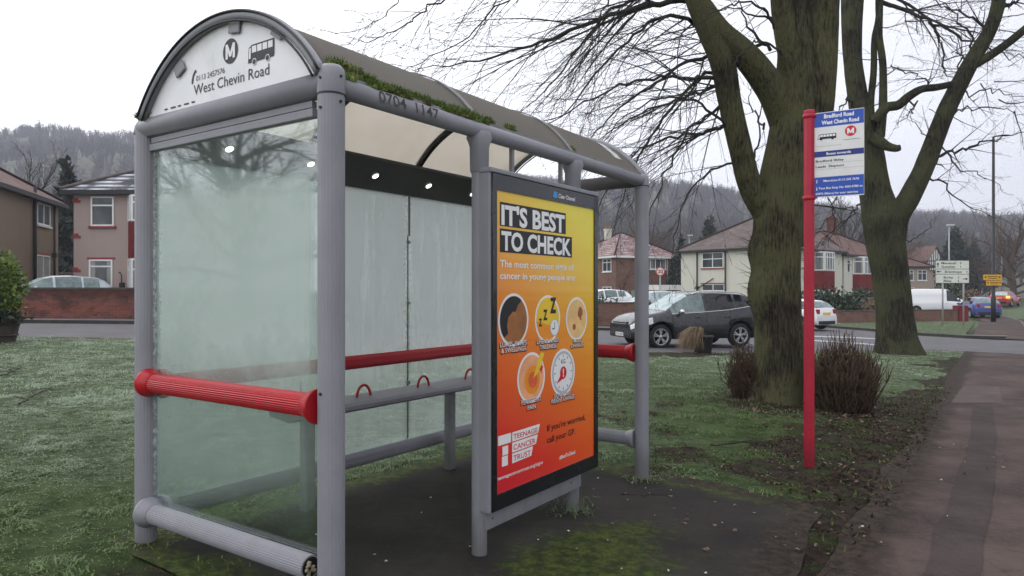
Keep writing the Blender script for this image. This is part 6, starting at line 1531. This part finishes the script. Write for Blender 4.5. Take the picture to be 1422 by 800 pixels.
def conifer(px, Y, h, r, seed, label):
    c = on(px, Y); t = thing('conifer_tree', label, 'tree', tuple(c), 0, 'dark conifers behind the houses'); m = MB(); m.tube([(0, 0, -.5), (0, 0, h*.9)], [h*.02, h*.004], 6); m.build('trunk', T_far, t, uv=False)
    m = MB(); leafball(m, (0, 0, h*.52), (r, r, h*.50), 1500, h*.055, seed, .2, 1); m.build('crown', darkc, t, fixn=False, uv=False)
conifer(1327, 100, 10.2, 3.0, 1, 'dark pointed conifer right of the timbered gable'); conifer(1352, 108, 8.8, 3.6, 2, 'broad dark conifer above the yellow sign')
conifer(985, 96, 11.0, 2.8, 3, 'dark conifer behind the cream house roof'); conifer(946, 67, 6.2, 1.7, 4, 'dark conifer between the brick house and the cream house')
conifer(96, 48, 9.0, 2.6, 5, 'dark conifer showing in the gap between the two left houses')
def bush(px, Y, r, zc, num, s, mat, label, seed, name='evergreen_shrub', cat='shrub', group=None):
    c = on(px, Y); t = thing(name, label, cat, tuple(c), 0, group); m = MB(); leafball(m, (0, 0, zc), r, num, s, seed); m.build('foliage', mat, t, fixn=False, uv=False)
    m = MB(); m.tube([(0, 0, -.2), (.02, 0, zc)], [.05, .02], 6); m.build('stem', wm, t, uv=False)
bush(1142, 44.6, (1.9, 1.1, 1.0), .95, 1600, .22, evg, 'wide dark evergreen hedge behind the brick wall right of the red pole', 11, 'evergreen_hedge', 'hedge')
bush(1172, 45.2, (1.2, .9, .75), .75, 900, .2, evg, 'smaller dark evergreen shrub in the middle of the wall hedge', 12)
bush(1199, 46.4, (1.25, 1.0, .85), 1.15, 1100, .2, evg, 'rounded dark evergreen shrub left of the forked tree', 13)
bush(1208, 43.9, (.55, .5, .6), .75, 500, .14, drybush, 'brown dried shrub behind the low wall, close to the forked trunk', 14)
bush(1313, 57, (1.2, 1, 1.2), 1.2, 700, .25, evg, 'dark evergreen shrub behind the white van', 15)
bush(1346, 59, (1.6, 1.0, .7), 1.1, 600, .22, drybush, 'reddish brown shrub behind the blue hatchback', 16)
bush(838, 35.5, (1.0, .7, .75), .6, 700, .16, evg, 'dark evergreen shrub behind the brown wall, seen past the poster', 17)
# ---- golden conifer in a wooden tub at the left edge
c = on(-8, 15.0); c.z = at(0, 472, 15).z
tb = thing('planter_tub', 'weathered wooden tub at the left edge of the grass', 'planter', tuple(c)); wood_ = M('weathered_wood', (.060, .045, .036), .9, .35, 6, 0, .4)
m = MB(); m.lathe([(.36, -.15), (.47, .40), (.50, .42), (.47, .43), (.43, .34), (.001, .33)], 18, sm=False); m.build('barrel', wood_, tb)
for z, r in ((.08, .425), (.32, .463)):
    m = MB(); m.lathe([(r, z), (r+.012, z), (r+.014, z+.04), (r, z+.04)], 18); m.build('hoop', dark, tb)
gcb = thing('golden_conifer', 'golden green conifer bush growing in the wooden tub', 'shrub', (c.x, c.y, c.z+.38)); m = MB(); leafball(m, (-.05, 0, .72), (.56, .5, .72), 5200, .075, 41, .16); m.build('foliage', limec, gcb, fixn=False, uv=False)
m = MB(); leafball(m, (.1, -.1, .08), (.50, .36, .14), 900, .09, 42); m.build('underplanting', evg, gcb, fixn=False, uv=False); m = MB(); m.tube([(0, 0, -.15), (0, 0, .5)], [.04, .02], 6); m.build('stem', wm, gcb, uv=False)
# ---- black pot with dead ornamental grass
c = on(976, 19.3); c.z = gz(c.x, c.y)
pt_ = thing('plant_pot', 'black pot on the bare earth beside the dark grey car', 'planter', (c.x, c.y, c.z)); m = MB(); m.lathe([(.22, -.1), (.265, .40), (.29, .42), (.29, .47), (.25, .475), (.24, .42), (.001, .41)], 20, sm=True); m.build('pot', M('black_plastic', (.012, .013, .014), .6, .2), pt_)
dg = thing('dead_grass', 'straw coloured dead grass drooping over the left side of the black pot', 'dead plant', (c.x, c.y, c.z+.42)); m = MB(); q = random.Random(4)
for _ in range(1500):
    a = q.gauss(pi, .6); l = q.uniform(.25, .72); b0_ = Vector((q.uniform(-.24, .02), q.uniform(-.2, .15), 0)); d = Vector((cos(a), sin(a)*.7, 0)); h = q.uniform(.05, .30)
    pts = [b0_, b0_+d*l*.3+Vector((0, 0, h)), b0_+d*l*.65+Vector((0, 0, h*.6-.05)), b0_+d*l*.85+Vector((q.gauss(0, .03), q.gauss(0, .03), h*.2-q.uniform(.1, .42)))]
    s = Vector((-sin(a), cos(a), q.uniform(-.5, .5)))*.006; m.add([p-s*(1-i*.25) for i, p in enumerate(pts)]+[p+s*(1-i*.25) for i, p in enumerate(pts)], [(i, i+1, 5+i, 4+i) for i in range(3)])
straw, nt = newmat('straw_leaves'); n = N(nt); rn = n('NewGeometry').outputs['Random Per Island']; n.out(n.bsdf(n.mix(rn, (.09, .055, .035), (.30, .22, .135)), .85)); m.build('blades', straw, dg, fixn=False, uv=False)
# scruff and dead leaves caught under the twiggy shrubs
sp = [(4.66+random.gauss(0, .36), 9.65+random.gauss(0, .35)) for _ in range(160)]+[(3.62+random.gauss(0, .3), 10.6+random.gauss(0, .25)) for _ in range(70)]
litter('leaf_litter', sp, .028, bpy.data.materials['dead_leaf'], 'dead leaves caught under the twiggy shrubs', 'fallen leaves', .004, 9)
# ================= street furniture
lampb = M('black_lamp_paint', (.014, .015, .017), .45, .15); galv = M('galvanised_steel', (.33, .34, .34), .5, .12, 6, .3); lens = M('lamp_head_grey', (.55, .56, .57), .4, .08)
c = on(1379.5, 42.6); t = thing('street_lamp', 'tall black street lamp by the footpath carrying the yellow signs', 'street lamp', tuple(c), 0, 'street lamps'); ztop = at(0, 190, 42.6).z-c.z
m = MB(); m.tube([(0, 0, -.3), (0, 0, 1.5), (0, 0, 1.55), (0, 0, ztop)], [.135, .135, .10, .07], 12); m.build('pole', lampb, t)
m = MB(); m.tube([(0, 0, ztop-.05), (.05, 0, ztop+.02), (.55, 0, ztop+.08)], .045, 8); m.build('arm', lampb, t); m = MB(); m.box((.42, -.12, ztop+.04), (.92, .12, ztop+.12), 0, None, .03); m.build('lamp_head', lampb, t)
def lamp2(px, Y, ytop, label):
    c = on(px, Y); t = thing('street_lamp', label, 'street lamp', tuple(c), 0, 'street lamps'); z = at(0, ytop, Y).z-c.z
    m = MB(); m.tube([(0, 0, -.3), (0, 0, z)], [.10, .06], 10); m.build('pole', galv, t); m = MB(); m.box((-.25, -.16, z-.05), (.55, .16, z+.10), 0, None, .05); m.build('lamp_head', lens, t)
lamp2(1318, 76, 313, 'grey street lamp rising behind the white direction sign'); lamp2(1391, 94, 333, 'grey street lamp to the right of the tall black lamp'); lamp2(957, 105, 327, 'grey street lamp showing above the left end of the cream house roof')
c = on(60, 60); t = thing('roof_aerial', 'thin aerial mast standing above the brown house roof', 'aerial', tuple(c)); m = MB(); m.tube([(0, 0, 0), (0, 0, 11.6)], .05, 6); m.build('mast', galv, t, uv=False); m = MB(); m.tube([(-.5, 0, 11.4), (.5, .2, 11.4)], .03, 5)
for k in range(5): m.tube([(-.4+k*.2, -.25, 11.4), (-.4+k*.2, .3, 11.42)], .02, 4)
m.build('array', galv, t, uv=False)
# direction sign
YS = 37.4; c = on(1322.5, YS); t = thing('direction_sign', 'white direction sign on two grey posts standing on the frosty verge', 'road sign', tuple(c)); s = YS/F
zt, zb = at(0, 361.5, YS).z-c.z, at(0, 393.5, YS).z-c.z; x0, x1 = -23.5*s, 23.5*s
for x in (-12.5*s, 16.5*s): m = MB(); m.tube([(x, .06, -.3), (x, .06, zt-.05)], .042, 10); m.build('post', galv, t)
m = MB(); m.box((x0, -.01, zb), (x1, .01, zt), 0, None, .004); signw = M('sign_face', (.66, .68, .62), .5, .07, 4, grime=(.45, .47, .40)); pl_ = m.build('panel', signw, t)
O = Vector((x0, -.0112, zb)); X = Vector((1, 0, 0)); Y = Vector((0, 0, 1)); Ws, Hs = x1-x0, zt-zb; q = MB()
for a in ((0, 0, Ws, .022), (0, Hs-.022, Ws, Hs), (0, 0, .022, Hs), (Ws-.022, 0, Ws, Hs), (0, Hs*.385, Ws, Hs*.405), (0, Hs*.61, Ws, Hs*.63)): rect(q, O, X, Y, *a, 0, .001)
for s_, u0, u1, v in (('Menston', .17, .60, .83), ('Guiseley', .17, .58, .675), ('Bramhope', .28, .77, .455), ('Burley', .24, .52, .21), ('Ilkley', .24, .47, .06)): put_text(q, s_, O, X, Y, u0*Ws, u1*Ws, v*Hs, .115, 0, .02, .001)
for s_, u, v in (('3', .72, .83), ('4', .72, .675), ('4', .90, .455), ('2', .66, .21), ('6', .66, .06)): put_text(q, s_, O, X, Y, u*Ws, u*Ws+.07, v*Hs, .115, 0, .02, .001)
def arrow(cx, cz, d):
    e = Vector((d[0], d[1])); p = Vector((-d[1], d[0])); C_ = Vector((cx, cz)); f = lambda a, b: tuple(C_+e*a+p*b)
    shape(q, O, X, Y, [f(-.13, -.022), f(.03, -.022), f(.03, .022), f(-.13, .022)], 0, .001); shape(q, O, X, Y, [f(.02, -.075), f(.14, 0), f(.02, .075)], 0, .001)
arrow(.07*Ws, .80*Hs, (0, 1)); arrow(.10*Ws, .51*Hs, (-1, 0)); arrow(.88*Ws, .19*Hs, (1, 0)); q.build('lettering', blk, pl_, uv=False)
# two yellow diversion plates on the black lamp
yel = M('yellow_sign', (.68, .36, .015), .5, .08, 5); s = 42.6/F; cl_ = on(1379.5, 42.6)
for k, (xa_, xb_, ya_, yb_, lab) in enumerate(((1365.5, 1391, 381.5, 389, 'upper wide yellow sign plate strapped to the tall black lamp'), (1369.5, 1391, 389.8, 396.5, 'lower narrower yellow sign plate strapped to the tall black lamp'))):
    cc = at((xa_+xb_)/2, (ya_+yb_)/2, 42.43); t = thing('yellow_sign', lab, 'road sign', tuple(cc), 0, 'yellow sign plates'); w2, h2 = (xb_-xa_)*s/2, (yb_-ya_)*s/2
    m = MB(); m.box((-w2, -.01, -h2), (w2, .01, h2), 0, None, .004); p_ = m.build('plate', yel, t, uv=False); q = MB(); O = Vector((0, -.0112, 0))
    rect(q, O, X, Y, -w2*.55, h2*.15, w2*.6, h2*.42, 0, .001); rect(q, O, X, Y, -w2*.45, -h2*.5, w2*.5, -h2*.25, 0, .001)
    for e in (-1, 1): shape(q, O, X, Y, [(e*w2*.92, h2*.1), (e*w2*.70, h2*.6), (e*w2*.70, -h2*.4)][::-e], 0, .001)
    q.build('marks', blk, p_, uv=False); m = MB(); m.box((-.06+(cl_.x-cc.x), .0, -.02), (.06+(cl_.x-cc.x), .17, .02)); m.build('strap', galv, t, uv=False)
# twenty limit sign
c = on(917, 45); t = thing('speed_sign', 'round speed limit sign with a red rim on a grey post', 'road sign', tuple(c)); z = at(0, 377, 45).z-c.z; m = MB(); m.tube([(0, .05, -.3), (0, .05, z+.2)], .04, 8); m.build('post', galv, t)
m = MB(); m.lathe([(.001, -.012), (.30, -.012), (.30, .012), (.001, .012)], 28, (0, 0, z), 'y', sm=False); p_ = m.build('plate', signw, t, uv=False); q = MB(); O = Vector((0, -.0125, z))
for k in range(28):
    a, b = 2*pi*k/28, 2*pi*(k+1)/28; shape(q, O, X, Y, [(.30*cos(a), .30*sin(a)), (.30*cos(b), .30*sin(b)), (.235*cos(b), .235*sin(b)), (.235*cos(a), .235*sin(a))], 1, .001)
put_text(q, '20', O, X, Y, -.16, .16, -.11, .22, 0, .02, .0012); q.build('lettering', [blk, rdm], p_, uv=False)
# ================= winter haze
hz = MB(); hz.box((-960, -75, -8), (960, 945, 190)); hm, nt = newmat('haze_air'); n = N(nt)
pv = n('VolumePrincipled', ins={'Color': (.78, .82, .95, 1), 'Density': .00065, 'Anisotropy': .2}); o_ = n('OutputMaterial'); n.link(pv.outputs[0], o_.inputs['Volume'])
hzo = hz.build('haze', hm, uv=False); hzo['kind'] = 'stuff'; hzo['label'] = 'thin grey winter haze over the valley'; hzo['category'] = 'haze'
